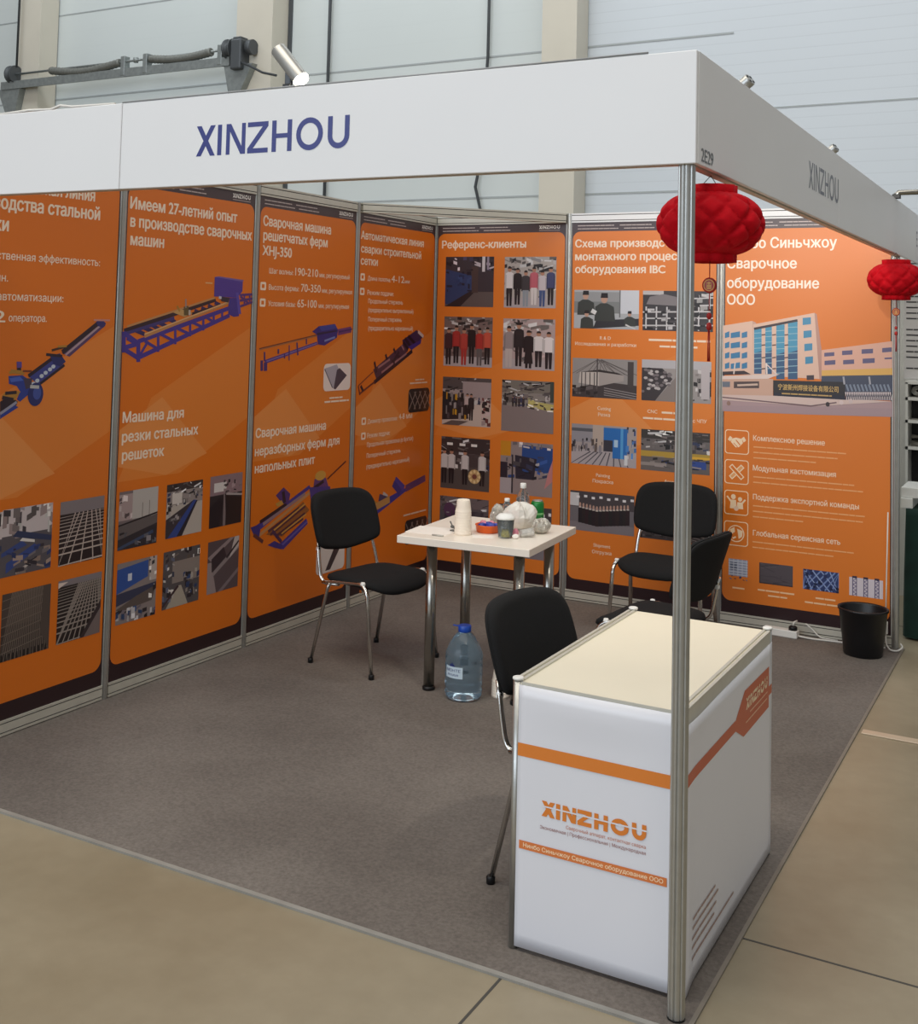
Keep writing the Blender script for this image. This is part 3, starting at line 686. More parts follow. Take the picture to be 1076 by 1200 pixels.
def ph_warehouse(P):
    P.rect(0, 0, 1, 1, (150, 146, 146)); P.poly([(0, 0), (1, 0), (1, .35), (.5, .42), (0, .2)], (66, 60, 62))
    for i in range(7): P.line((.4, .98), (-.1 + i * .16, .6), .015, (96, 90, 90)); P.line((.45, .98), (.3 + i * .13, .62), .015, (90, 84, 84))
    P.poly([(.1, .36), (.42, .3), (.42, .66), (.12, .64)], (196, 188, 184)); P.poly([(.42, .3), (.8, .46), (.8, .6), (.42, .66)], (168, 160, 158)); P.poly([(.12, .64), (.42, .66), (.8, .6), (.7, .66), (.42, .72)], (44, 38, 40))
    for u in (.14, .2, .27, .34): P.rect(u, .08, u + .015, .64, (70, 64, 66))
    P.rect(.38, .02, .4, 1, (76, 70, 72)); P.rect(.86, .3, .95, .95, (70, 64, 64)); P.clutter(0, 0, .4, .3, 14, [(40, 36, 38), (96, 90, 92)])
    for i in range(4): P.line((.5, .26 - i * .06), (1, .14 - i * .06), .02, (150, 144, 146))
def ph_rolls(P):
    P.rect(0, 0, 1, 1, (160, 154, 154)); P.rect(0, .8, 1, 1, (186, 184, 190)); P.poly([(.2, 0), (.6, 0), (.7, .5), (.5, .6)], (136, 128, 126)); P.poly([(0, 0), (.2, 0), (.45, .55), (.3, .8), (0, .8)], (60, 54, 58))
    for _ in range(40): u = P.r.uniform(0, .42); v = P.r.uniform(.12 + u * .6, .78); P.ell(u, v, .03, .035, P.r.choice([(190, 184, 186), (44, 40, 44), (120, 112, 116)]), 8)
    P.clutter(.58, .05, 1, .8, 40, [(50, 44, 46), (200, 196, 198), (36, 32, 34), (120, 114, 114)], (.03, .1), (.03, .12)); P.rect(.86, .1, .98, .9, (190, 182, 186))
def ph_blue_gate(P):
    P.rect(0, 0, 1, 1, (170, 160, 160)); P.rect(0, .55, .33, 1, (150, 148, 156)); P.rect(0, .82, .33, .9, (90, 92, 100)); P.rect(.33, .45, .5, 1, (186, 170, 160)); P.rect(0, 0, 1, .36, (176, 168, 172))
    for i in range(9): P.line((i * .11, 0), (.3 + i * .06, .33), .03, (84, 80, 90))
    P.clutter(0, .3, .48, .66, 28, [(60, 58, 66), (120, 116, 124), (44, 40, 46), (96, 84, 80)], (.01, .04), (.05, .2)); P.poly([(.5, .6), (.5, .95), (.86, .95), (.86, .2), (.64, .2), (.64, .62)], (40, 110, 186)); P.rect(.5, .36, .64, .64, (54, 54, 66)); P.rect(.66, .48, .72, .66, (176, 206, 232))
    P.rect(.76, .2, .8, .95, (86, 160, 220)); P.clutter(.84, .2, 1, 1, 18, [(60, 84, 140), (180, 176, 180), (60, 56, 62), (70, 130, 200)], (.02, .06), (.05, .2)); P.rect(.82, .05, .87, .3, (220, 222, 226))
def ph_yellow_line(P):
    hall_bg(P, (60, 56, 54), (110, 104, 104), (106, 98, 96), .58, 34); P.rect(0, .34, 1, .48, (182, 150, 62)); P.rect(.6, .36, 1, .41, (226, 176, 60)); P.rect(0, .12, .38, .2, (150, 140, 136)); P.rect(.66, .12, .95, .3, (50, 76, 150))
    P.clutter(0, .1, 1, .36, 22, [(40, 36, 38), (140, 130, 128), (70, 66, 68), (50, 70, 130)], (.04, .2), (.02, .06)); P.clutter(.1, .8, .5, 1, 8, [(230, 230, 228), (40, 36, 36)])
def ph_crowd(P):
    P.rect(0, 0, 1, 1, (112, 108, 114)); P.rect(0, .6, 1, 1, (74, 68, 72)); P.rect(0, .62, .14, .95, (206, 206, 210)); P.rect(0, 0, 1, .22, (126, 120, 126))
    for i in range(8): P.rect(.1 + i * .12, .82 + .03 * (i % 2), .15 + i * .12, .88 + .03 * (i % 2), (232, 230, 234))
    for r in range(2):
        for i in range(15):
            u = .16 + i * .053; vb = (.14 + abs(i - 5) * .012) + r * .04
            P.rect(u - .027, vb, u + .027, vb + .34, (34 + 6 * (i % 3), 30 + 4 * (i % 2), 36)); P.rect(u - .018, vb + .34, u + .018, vb + .37, (206, 196, 190)); P.ell(u, vb + .43, .016, .045, (186, 150, 136), 8)
def ph_grating(nu, nv, wire, bgc, horizon=.82, vx=.6, lw=.02):
    def f(P):
        P.rect(0, 0, 1, 1, bgc); P.rect(0, horizon, 1, 1, (134, 124, 128))
        for i in range(nu + 1):
            t = i / nu; P.line((-.35 + 1.7 * t, 0), (vx - .28 + .56 * t, horizon), lw, wire)
        for j_ in range(nv):
            t = (j_ / nv) ** .62; v = horizon * t; P.line((0, v), (1, v + .03), lw * (1.25 - t), wire)
        P.rect(0, 0, 1, .0, bgc)
    return f
def ph_grating_edge(P):
    ph_grating(14, 14, (158, 146, 138), (38, 28, 28), .9, .75, .022)(P); P.poly([(.6, 0), (1, 0), (1, .42), (.98, .42)], (120, 106, 104)); P.poly([(.52, 0), (.62, 0), (1, .42), (1, .55)], (58, 46, 48)); P.poly([(0, .88), (.22, .96), (.0, .97)], (226, 206, 196))
def ph_mesh_fine(P):
    P.rect(0, 0, 1, 1, (62, 52, 48)); P.rect(0, .5, 1, 1, (78, 66, 60))
    for i in range(26): P.line((i * .045 - .06, 0), (.2 + i * .025, 1), .012, (126, 112, 102))
    for i in range(7): P.line((0, .12 + i * .13), (1, .24 + i * .13), .012, (120, 106, 96))
    for i in range(13): P.rect(.02 + i * .075, 0, .05 + i * .075, .1, (26, 20, 20))
    P.poly([(.8, .3), (1, 0), (1, 1), (.84, 1)], (84, 72, 66))
def ph_conveyor(P):
    P.rect(0, 0, 1, 1, (92, 86, 92)); P.rect(0, .6, 1, 1, (206, 194, 196)); P.clutter(0, .55, 1, 1, 30, [(70, 64, 70), (180, 160, 160), (230, 226, 224), (110, 100, 100)], (.04, .15), (.05, .2))
    P.poly([(.2, .58), (1, .42), (1, .5), (.3, .66)], (52, 60, 92)); P.poly([(0, .3), (.5, .42), (.4, .5), (0, .36)], (60, 76, 134)); P.poly([(.1, .05), (.75, .35), (.65, .42), (.1, .2)], (58, 76, 140)); P.poly([(.35, .5), (.65, .44), (.65, .48), (.4, .54)], (226, 220, 216)); P.line((.3, .02), (.7, .2), .04, (196, 186, 182)); P.clutter(0, 0, 1, .4, 26, [(54, 48, 56), (120, 112, 116), (54, 66, 116), (150, 130, 120)], (.05, .2), (.02, .08))
def ph_cabinet(P):
    P.rect(0, 0, 1, 1, (120, 108, 110)); P.rect(.34, .5, 1, 1, (186, 180, 176)); P.rect(0, .5, .34, .95, (170, 150, 150)); P.clutter(0, .5, .34, .95, 12, [(220, 206, 206), (96, 80, 84)]); P.line((.6, .5), (.6, .76), .015, (120, 112, 106)); P.line((.78, .5), (.78, .78), .015, (120, 112, 106))
    P.poly([(0, .4), (1, .52), (1, .36), (0, .18)], (100, 92, 92)); P.poly([(0, .18), (1, .36), (1, 0), (0, 0)], (50, 46, 52)); P.line((0, .02), (.9, .22), .06, (62, 76, 104)); P.line((0, .42), (1, .54), .03, (40, 36, 40)); P.clutter(0, .02, 1, .3, 12, [(36, 32, 38), (96, 96, 104), (130, 124, 128)])
def ph_blue_beam(P):
    hall_bg(P, (56, 50, 52), (150, 140, 138), (186, 176, 168), .66, 30); P.rect(.15, .62, .42, .82, (210, 202, 196)); P.poly([(.05, 0), (.35, 0), (.85, .62), (.75, .64)], (52, 72, 138)); P.poly([(0, .0), (.05, 0), (.75, .64), (.0, .35)], (60, 54, 60)); P.poly([(.3, 0), (.45, 0), (.86, .62), (.82, .62)], (44, 40, 50)); P.clutter(0, .2, .4, .6, 14, [(96, 90, 96), (40, 36, 40), (150, 144, 146)])
def ph_dark_pan(P):
    P.rect(0, 0, 1, 1, (50, 44, 48)); P.rect(0, .62, 1, 1, (142, 118, 124)); P.rect(.12, .68, .5, .86, (214, 208, 206)); P.poly([(0, .4), (.4, .62), (.5, .62), (.3, 0), (0, 0)], (40, 34, 40)); P.poly([(.42, 0), (.52, 0), (.46, .66), (.42, .66)], (126, 112, 114)); P.poly([(.5, 0), (1, .02), (1, .5), (.5, .6)], (42, 34, 36)); P.clutter(.4, .6, 1, .9, 16, [(70, 60, 64), (150, 130, 134), (44, 40, 44)]); P.line((.5, .62), (1, .56), .04, (170, 160, 160))
def ph_blue_box(P):
    P.rect(0, 0, 1, 1, (140, 128, 126)); P.poly([(0, .5), (.78, .68), (.78, .96), (0, .9)], (52, 84, 156)); P.rect(.27, .68, .37, .8, (206, 212, 226)); P.poly([(0, .3), (1, .46), (1, .56), (0, .5)], (60, 62, 86)); P.poly([(0, .25), (.5, .4), (1, .5), (.9, .26), (.1, .2)], (96, 84, 80)); P.clutter(0, 0, 1, .24, 34, [(50, 76, 120), (210, 206, 210), (44, 38, 44), (130, 120, 130)], (.04, .12), (.03, .1)); P.rect(.82, .6, 1, 1, (186, 172, 166)); P.clutter(.8, .3, 1, 1, 10, [(60, 54, 58), (226, 220, 216)])
def ph_aisle(P):
    P.rect(0, 0, 1, 1, (86, 80, 82)); P.rect(.25, .42, 1, .8, (140, 128, 122)); P.clutter(0, .8, 1, 1, 16, [(50, 42, 48), (232, 226, 222), (110, 98, 90)]); P.poly([(.1, 0), (.7, 0), (.5, .36), (.42, .36)], (170, 160, 146)); P.clutter(0, .1, .3, .9, 22, [(60, 66, 84), (200, 194, 190), (50, 44, 50), (96, 100, 120)]); P.clutter(.55, .1, 1, .6, 26, [(50, 66, 104), (150, 140, 134), (54, 48, 54), (190, 180, 170)]); P.line((.0, .05), (.42, .36), .05, (70, 50, 54))
def ph_steel(P):
    P.rect(0, 0, 1, 1, (88, 74, 78)); P.poly([(0, 0), (.3, 0), (.12, .6), (0, .6)], (150, 134, 134)); P.poly([(0, .7), (.7, 1), (.85, 1), (.1, .62)], (146, 130, 132)); P.poly([(.15, .3), (1, .76), (1, .86), (.2, .42)], (140, 128, 130)); P.poly([(.35, 0), (.5, 0), (1, .3), (1, .38)], (126, 112, 116)); P.poly([(.7, .6), (.85, 1), (1, 1), (1, .8)], (190, 178, 176)); P.poly([(.14, .4), (.6, .66), (.5, .85), (.12, .66)], (56, 44, 50)); P.line((.6, .62), (1, .9), .05, (44, 36, 42))
def ph_ibc(P):
    P.rect(.08, .2, .92, .95, (150, 156, 176)); P.rect(.15, .45, .45, .8, (96, 104, 124))
    for i in range(6): P.rect(.08, .25 + i * .12, .92, .28 + i * .12, (206, 210, 220))
    for i in range(5): P.rect(.1 + i * .19, .2, .13 + i * .19, .95, (196, 200, 212))
    P.clutter(.08, .02, .92, .2, 8, [(60, 60, 90), (130, 134, 160)])
def ph_mat(P):
    P.rect(0, 0, 1, 1, (86, 78, 84)); P.clutter(0, .1, 1, .95, 16, [(78, 70, 76), (96, 88, 92)], (.3, .8), (.01, .03)); P.rect(0, 0, 1, .05, (56, 50, 54)); P.rect(0, 0, .03, 1, (60, 54, 58))
def ph_grid_blue(P):
    P.rect(0, 0, 1, 1, (48, 62, 110))
    for i in range(-3, 7): P.line((i * .2, 0), (i * .2 + .5, 1), .09, (120, 140, 190)); P.line((i * .25, 1), (i * .25 + .5, 0), .07, (150, 168, 210))
    P.clutter(0, 0, 1, 1, 16, [(36, 44, 84), (30, 36, 70)], (.06, .1), (.1, .2))
def ph_trusses(P):
    P.rect(0, 0, 1, .93, (216, 206, 214))
    for u in (.16, .49, .82):
        P.rect(u - .07, 0, u - .045, 1, (90, 84, 112)); P.rect(u + .045, .0, u + .07, 1, (90, 84, 112))
        for i in range(5): P.line((u - .06, i * .19), (u + .06, i * .19 + .1), .04, (120, 110, 140)); P.line((u + .06, i * .19 + .1), (u - .06, i * .19 + .19), .04, (120, 110, 140))
        P.rect(u - .07, .9, u + .07, 1, (60, 54, 72))

# ---- poster 1 (left wall, front): steel grating line
BLUE, BLUE2, BLK, TAN, OCH = (64, 52, 144), (44, 62, 146), (44, 32, 44), (196, 140, 88), (176, 128, 52)
p = Poster('orange poster cut by the left edge with steel grating photos and a blue line machine', 'L', -3.978, -3.022)
p.lines([('Автоматическая линия', -3.86, 2.263, .055, -3.183), ('производства стальной', -3.93, 2.181, .057, -3.148), ('решетки', -3.93, 2.09, .057, -3.655)], 'heading_line')
p.lines([('Производственная эффективность:', -3.93, 1.972, .034, -3.135), ('мм/мин.', -3.83, 1.881, .033, -3.645), ('Степень автоматизации:', -3.90, 1.803, .034, -3.342), ('1-2', -3.80, 1.712, .05, -3.65), ('оператора.', -3.632, 1.716, .031, -3.43)], 'small_text_line', bold=.012)
a = p.art()
a.poly([(-3.653, 1.312), (-3.657, 1.385), (-3.607, 1.406), (-3.566, 1.381), (-3.571, 1.367)], BLK); a.poly([(-3.653, 1.314), (-3.654, 1.339), (-3.594, 1.373), (-3.561, 1.357)], BLUE2); a.path([(-3.654, 1.335), (-3.571, 1.379)], .012, (150, 150, 170))
a.poly([(-3.513, 1.483), (-3.384, 1.561), (-3.323, 1.528), (-3.457, 1.446)], (58, 66, 140)); a.path([(-3.516, 1.486), (-3.384, 1.561)], .016, BLK); a.path([(-3.451, 1.451), (-3.319, 1.528)], .012, BLK)
for q in [(-3.487, 1.452), (-3.467, 1.465), (-3.444, 1.484), (-3.423, 1.497), (-3.4, 1.511), (-3.382, 1.523)]: a.ell(q[0], q[1], .012, .009, (196, 206, 220), 8)
a.poly([(-3.338, 1.582), (-3.123, 1.72), (-3.085, 1.703), (-3.293, 1.564)], (86, 62, 104)); a.path([(-3.335, 1.584), (-3.13, 1.713)], .022, BLK); a.path([(-3.316, 1.572), (-3.106, 1.71)], .010, (176, 150, 160))
a.poly([(-3.144, 1.72), (-3.107, 1.733), (-3.082, 1.711), (-3.098, 1.693), (-3.132, 1.7)], (46, 48, 110)); a.path([(-3.158, 1.727), (-3.059, 1.727)], .008, (206, 140, 130))
a.poly([(-3.403, 1.568), (-3.348, 1.58), (-3.313, 1.543), (-3.344, 1.522), (-3.382, 1.535)], (38, 46, 104)); a.path([(-3.425, 1.576), (-3.334, 1.567)], .012, BLK); a.path([(-3.395, 1.593), (-3.311, 1.61)], .010, (70, 50, 40)); a.path([(-3.362, 1.609), (-3.311, 1.611)], .009, OCH)
a.poly([(-3.62, 1.489), (-3.548, 1.49), (-3.515, 1.472), (-3.493, 1.447), (-3.514, 1.406), (-3.554, 1.38), (-3.572, 1.39), (-3.556, 1.422), (-3.575, 1.446), (-3.616, 1.457)], BLUE2); a.poly([(-3.614, 1.479), (-3.56, 1.485), (-3.541, 1.468), (-3.605, 1.463)], (74, 100, 190)); a.poly([(-3.542, 1.477), (-3.495, 1.476), (-3.498, 1.438), (-3.527, 1.43)], (70, 60, 80))
a.poly([(-3.581, 1.548), (-3.555, 1.547), (-3.553, 1.522), (-3.579, 1.522)], (92, 70, 150)); a.path([(-3.568, 1.522), (-3.565, 1.501)], .022, BLK); a.path([(-3.61, 1.498), (-3.61, 1.509), (-3.546, 1.501), (-3.546, 1.491)], .016, OCH); a.path([(-3.547, 1.508), (-3.499, 1.506)], .008, (120, 60, 40))
a.poly([(-3.636, 1.421), (-3.58, 1.425), (-3.553, 1.422), (-3.583, 1.388), (-3.65, 1.405)], OCH); a.path([(-3.633, 1.418), (-3.574, 1.42)], .014, BLK); a.path([(-3.647, 1.401), (-3.589, 1.389)], .016, BLK)
q = [(-3.473, 1.407)]; a.ell(q[0][0], q[0][1], .042, .05, (40, 48, 108)); a.ell(q[0][0] + .008, q[0][1] + .005, .022, .028, (66, 84, 160)); a.path([(-3.504, 1.441), (-3.456, 1.437)], .014, (190, 190, 190))
p.done(a, 'machine_picture')
p.photo(-3.93, .65, -3.616, .93, ph_conveyor, 3)
p.photo(-3.616, .658, -3.350, .936, ph_conveyor, 4); p.photo(-3.307, .652, -3.048, .930, ph_grating(6, 11, (196, 180, 172), (44, 32, 34), .8, .62, .022), 5)
p.photo(-3.93, .312, -3.616, .59, ph_mesh_fine, 6); p.photo(-3.600, .312, -3.342, .588, ph_mesh_fine, 7); p.photo(-3.300, .315, -3.045, .588, ph_grating_edge, 8)

# ---- poster 2
p = Poster('orange poster headed Имеем 27-летний опыт with a long blue welding machine', 'L', -2.978, -2.022)
p.lines([('Имеем 27-летний опыт', -2.957, 2.254, .056, -2.173), ('в производстве сварочных', -2.952, 2.169, .056, -2.045), ('машин', -2.947, 2.083, .056, -2.722)], 'heading_line')
p.lines([('Машина для', -2.951, 1.252, .05, -2.535), ('резки стальных', -2.951, 1.162, .05, -2.423), ('решеток', -2.946, 1.076, .05, -2.666)], 'subheading_line')
a = p.art()
for q in ([(-2.894, 1.683), (-2.83, 1.664)], [(-2.84, 1.696), (-2.775, 1.677)], [(-2.786, 1.709), (-2.73, 1.687)], [(-2.741, 1.722), (-2.674, 1.7)], [(-2.676, 1.74), (-2.617, 1.724)], [(-2.482, 1.783), (-2.435, 1.77)], [(-2.431, 1.798), (-2.384, 1.785)], [(-2.38, 1.812), (-2.332, 1.796)], [(-2.329, 1.828), (-2.285, 1.815)]): a.path(q, .020, (44, 40, 96))
a.poly([(-2.969, 1.689), (-2.325, 1.852), (-2.318, 1.833), (-2.963, 1.667)], BLK); a.path([(-2.947, 1.7), (-2.325, 1.853)], .010, TAN); a.path([(-2.954, 1.667), (-2.628, 1.744)], .016, (60, 56, 120))
a.path([(-2.232, 1.826), (-2.501, 1.766)], .014, BLK)
for q in ([(-2.968, 1.676), (-2.963, 1.579)], [(-2.87, 1.629), (-2.865, 1.533)]): a.path(q, .026, BLUE)
for q in ([(-2.968, 1.67), (-2.872, 1.622)], [(-2.963, 1.595), (-2.869, 1.552)], [(-2.959, 1.601), (-2.872, 1.619)], [(-2.945, 1.648), (-2.872, 1.616)], [(-2.869, 1.552), (-2.206, 1.764)], [(-2.873, 1.629), (-2.209, 1.802)]): a.path(q, .022, BLUE)
for q in ([(-2.737, 1.657), (-2.733, 1.579)], [(-2.618, 1.687), (-2.614, 1.615)], [(-2.511, 1.72), (-2.508, 1.654)], [(-2.413, 1.75), (-2.41, 1.684)], [(-2.334, 1.772), (-2.331, 1.72)], [(-2.268, 1.791), (-2.265, 1.738)]): a.path(q, .017, BLUE)
for q in ([(-2.828, 1.632), (-2.734, 1.592)], [(-2.719, 1.664), (-2.615, 1.628)], [(-2.606, 1.694), (-2.508, 1.664)], [(-2.499, 1.725), (-2.411, 1.699)], [(-2.398, 1.754), (-2.332, 1.727)], [(-2.86, 1.559), (-2.814, 1.619)]): a.path(q, .015, BLUE)
a.poly([(-2.834, 1.667), (-2.221, 1.837), (-2.208, 1.826), (-2.829, 1.646)], (190, 134, 84)); a.path([(-2.83, 1.664), (-2.221, 1.834)], .006, (222, 176, 126))
a.poly([(-2.639, 1.771), (-2.601, 1.787), (-2.542, 1.785), (-2.496, 1.769), (-2.555, 1.75)], (196, 156, 100)); a.poly([(-2.563, 1.801), (-2.528, 1.806), (-2.526, 1.758), (-2.56, 1.758)], (96, 84, 52)); a.path([(-2.55, 1.839), (-2.547, 1.795)], .010, (150, 140, 140)); a.path([(-2.612, 1.804), (-2.591, 1.777)], .012, OCH); a.path([(-2.519, 1.786), (-2.518, 1.759)], .014, (190, 180, 176))
for q in ([(-2.129, 1.872), (-2.021, 1.88)], [(-2.127, 1.843), (-2.02, 1.857)], [(-2.126, 1.811), (-2.019, 1.839)], [(-2.09, 1.877), (-2.087, 1.819)], [(-2.044, 1.875), (-2.042, 1.835)], [(-2.123, 1.865), (-2.053, 1.831)]): a.path(q, .013, (84, 50, 120))
a.poly([(-2.336, 1.959), (-2.107, 1.95), (-2.108, 1.893), (-2.151, 1.857), (-2.336, 1.859)], (72, 56, 150)); a.poly([(-2.336, 1.959), (-2.304, 1.964), (-2.1, 1.953), (-2.107, 1.944)], (112, 96, 166)); a.poly([(-2.298, 1.86), (-2.211, 1.855), (-2.221, 1.83), (-2.276, 1.836)], (44, 44, 60))
a.poly([(-2.211, 1.855), (-2.143, 1.857), (-2.129, 1.761), (-2.173, 1.756), (-2.218, 1.77), (-2.22, 1.813)], (58, 52, 142)); a.poly([(-2.163, 1.885), (-2.141, 1.886), (-2.112, 1.772), (-2.135, 1.772)], (84, 74, 170)); a.path([(-2.298, 1.856), (-2.277, 1.853)], .014, (200, 200, 210))
a.words(*[v for q in [(-2.407, 1.922), (-2.344, 1.919)] for v in (q[0],)], [(-2.407, 1.922)][0][1], .008, (226, 180, 130), 5)
p.done(a, 'machine_picture')
for (x0, x1, z0, z1), fn in zip(((-2.953, -2.695, .663, .932), (-2.634, -2.370, .669, .930), (-2.312, -2.053, .672, .935), (-2.948, -2.686, .322, .602), (-2.640, -2.374, .328, .605), (-2.312, -2.064, .339, .603)), (ph_cabinet, ph_blue_beam, ph_dark_pan, ph_blue_box, ph_aisle, ph_steel)):
    p.photo(x0, z0, x1, z1, fn, 11 + int(x0 * -10))

# ---- poster 3
p = Poster('orange poster headed Сварочная машина решетчатых ферм XHJ-350 behind the left chair', 'L', -1.978, -1.022)
p.lines([('Сварочная машина', -1.946, 2.259, .055, -1.297), ('решетчатых ферм', -1.942, 2.180, .055, -1.329), ('XHJ-350', -1.945, 2.098, .055, -1.680)], 'heading_line')
p.lines([('Сварочная машина', -1.951, 1.106, .05, -1.289), ('неразборных ферм для', -1.953, 1.008, .05, -1.141), ('напольных плит', -1.948, .916, .05, -1.392)], 'subheading_line')
p.lines([('Шаг волны:', -1.88, 2.0, .030, -1.66), ('190-210', -1.64, 2.0, .046, -1.415), ('мм, регулируемый', -1.40, 2.0, .028, -1.08), ('Высота фермы:', -1.88, 1.91, .030, -1.60), ('70-350', -1.58, 1.91, .046, -1.385), ('мм, регулируемая', -1.37, 1.91, .028, -1.05), ('Условия базы:', -1.88, 1.82, .030, -1.63), ('65-100', -1.61, 1.82, .046, -1.42), ('мм, регулируемая', -1.40, 1.82, .028, -1.08)], 'specification_line', bold=.012)
def bullet(x, z): a = p.art(); a.rrect(x, z, x + .05, z + .045, .008, CR); a.rect(x + .013, z + .012, x + .037, z + .033, OR); p.done(a, 'bullet_icon')
for z in (1.905, 1.815): bullet(-1.955, z)
a = p.art()
a.path([(-1.945, 1.582), (-1.693, 1.617), (-1.408, 1.657)], .008, (170, 110, 70)); a.path([(-1.946, 1.587), (-1.408, 1.663)], .005, (90, 40, 40))
a.poly([(-1.905, 1.522), (-1.406, 1.623), (-1.398, 1.606), (-1.878, 1.506)], (70, 54, 140)); a.path([(-1.879, 1.517), (-1.406, 1.613)], .007, (130, 110, 160))
for q, wd in (([(-1.921, 1.523), (-1.918, 1.466)], .022), ([(-1.887, 1.512), (-1.885, 1.465)], .030), ([(-1.899, 1.569), (-1.896, 1.52)], .014), ([(-1.775, 1.583), (-1.774, 1.557)], .016), ([(-1.675, 1.604), (-1.672, 1.518)], .010), ([(-1.603, 1.619), (-1.59, 1.546)], .014), ([(-1.512, 1.641), (-1.51, 1.608)], .012), ([(-1.717, 1.556), (-1.715, 1.53)], .012)): a.path(q, wd, (66, 46, 110))
a.poly([(-1.457, 1.682), (-1.392, 1.713), (-1.225, 1.728), (-1.19, 1.692), (-1.2, 1.646), (-1.327, 1.6), (-1.396, 1.607), (-1.408, 1.663)], (50, 42, 124)); a.poly([(-1.392, 1.713), (-1.225, 1.728), (-1.203, 1.703), (-1.361, 1.685)], (54, 66, 150)); a.poly([(-1.409, 1.674), (-1.202, 1.692), (-1.202, 1.683), (-1.403, 1.66)], (34, 26, 66)); a.path([(-1.329, 1.627), (-1.22, 1.649)], .012, (120, 130, 190))
a.poly([(-1.19, 1.697), (-1.048, 1.714), (-1.044, 1.678), (-1.189, 1.66)], (112, 58, 116)); a.path([(-1.181, 1.68), (-1.037, 1.698)], .010, (70, 40, 100))
p.done(a, 'machine_picture')
a = p.art(); a.rrect(-1.327, 1.330, -1.040, 1.492, .03, (240, 226, 220))
a.poly([(-1.32, 1.464), (-1.191, 1.486), (-1.17, 1.458), (-1.219, 1.346), (-1.234, 1.346)], (178, 172, 184)); a.path([(-1.318, 1.461), (-1.232, 1.349)], .008, (96, 90, 104)); a.poly([(-1.19, 1.453), (-1.16, 1.464), (-1.08, 1.418), (-1.199, 1.337), (-1.219, 1.343)], (78, 70, 84)); p.done(a, 'product_picture')
a = p.art(); a.words(-1.31, -1.05, 1.26, .014, CR, 3); a.words(-1.26, -1.12, 1.282, .012, CR, 4); p.done(a, 'caption_text')
a = p.art()
a.poly([(-1.943, 0.627), (-1.438, 0.797), (-1.425, 0.779), (-1.879, 0.609)], (66, 56, 140)); a.path([(-1.89, 0.647), (-1.652, 0.716)], .02, BLK); a.path([(-1.862, 0.632), (-1.476, 0.753)], .018, (150, 124, 130))
a.poly([(-1.832, 0.572), (-1.494, 0.708), (-1.43, 0.653), (-1.681, 0.541)], (150, 92, 46))
for q in ([(-1.795, 0.566), (-1.472, 0.682)], [(-1.747, 0.548), (-1.47, 0.641)], [(-1.814, 0.586), (-1.532, 0.678)], [(-1.7, 0.552), (-1.489, 0.614)]): a.path(q, .016, (84, 48, 60)); 
for q in ([(-1.777, 0.58), (-1.473, 0.694)], [(-1.691, 0.557), (-1.46, 0.634)]): a.path(q, .010, (206, 150, 70))
a.path([(-1.9, 0.574), (-1.415, 0.759)], .018, TAN)
a.poly([(-1.716, 0.498), (-1.458, 0.61), (-1.442, 0.578), (-1.672, 0.466)], (66, 54, 142)); a.path([(-1.697, 0.487), (-1.447, 0.591)], .012, (104, 90, 170))
a.poly([(-1.97, 0.63), (-1.899, 0.637), (-1.884, 0.607), (-1.895, 0.559), (-1.941, 0.588)], (56, 50, 124)); a.poly([(-1.815, 0.513), (-1.755, 0.527), (-1.673, 0.491), (-1.686, 0.47), (-1.753, 0.49)], (62, 50, 130)); a.path([(-1.941, 0.588), (-1.857, 0.537)], .02, (96, 50, 50)); a.path([(-1.777, 0.586), (-1.689, 0.511)], .02, (74, 46, 80))
a.poly([(-1.755, 0.775), (-1.686, 0.812), (-1.621, 0.77), (-1.633, 0.72), (-1.69, 0.721)], (80, 54, 120)); a.poly([(-1.757, 0.73), (-1.701, 0.743), (-1.681, 0.72), (-1.737, 0.71)], (196, 146, 66)); a.path([(-1.689, 0.79), (-1.671, 0.725)], .026, BLK)
a.poly([(-1.388, 0.826), (-1.272, 0.822), (-1.243, 0.768), (-1.396, 0.773)], (96, 64, 120)); q = [(-1.328, 0.84)][0]; a.ell(q[0], q[1], .055, .028, (206, 156, 70)); a.path([(-1.396, 0.773), (-1.293, 0.804)], .02, BLK); a.path([(-1.256, 0.812), (-1.063, 0.899)], .010, (96, 40, 36))
a.poly([(-1.437, 0.784), (-1.226, 0.766), (-1.199, 0.66), (-1.411, 0.674)], (70, 58, 130))
p.done(a, 'machine_picture')
a = p.art(); a.rrect(-1.345, .262, -1.050, .418, .03, (226, 216, 210)); a.poly([(-1.25, .275), (-1.20, .275), (-1.09, .40), (-1.15, .415)], (66, 56, 60)); p.done(a, 'product_picture')

# ---- poster 4
p = Poster('orange poster headed Автоматическая линия сварки строительной сетки next to the inner corner', 'L', -.978, -.022)
p.lines([('Автоматическая линия', -.965, 2.259, .05, -.184), ('сварки строительной', -.96, 2.175, .05, -.215), ('сетки', -.96, 2.10, .05, -.764)], 'heading_line')
p.lines([('Длина полотна:', -.875, 2.004, .028, -.60), ('4-12', -.59, 2.004, .046, -.43), ('мм', -.42, 2.004, .026, -.36), ('Режим подачи:', -.875, 1.914, .030, -.56), ('Продольный стержень', -.862, 1.862, .028, -.44), ('(предварительно выпрямленный)', -.859, 1.806, .028, -.30), ('Поперечный стержень', -.856, 1.748, .028, -.45), ('(предварительно нарезанный)', -.853, 1.692, .028, -.30), ('Диаметр проволоки:', -.83, 1.109, .028, -.47), ('4-8 мм', -.45, 1.112, .038, -.28), ('Режим подачи:', -.83, 1.02, .030, -.56), ('Продольная проволока (в бухтах)', -.83, .964, .028, -.26), ('Поперечный стержень', -.83, .896, .028, -.42), ('(предварительно нарезанный)', -.83, .828, .028, -.30)], 'specification_line', bold=.012)
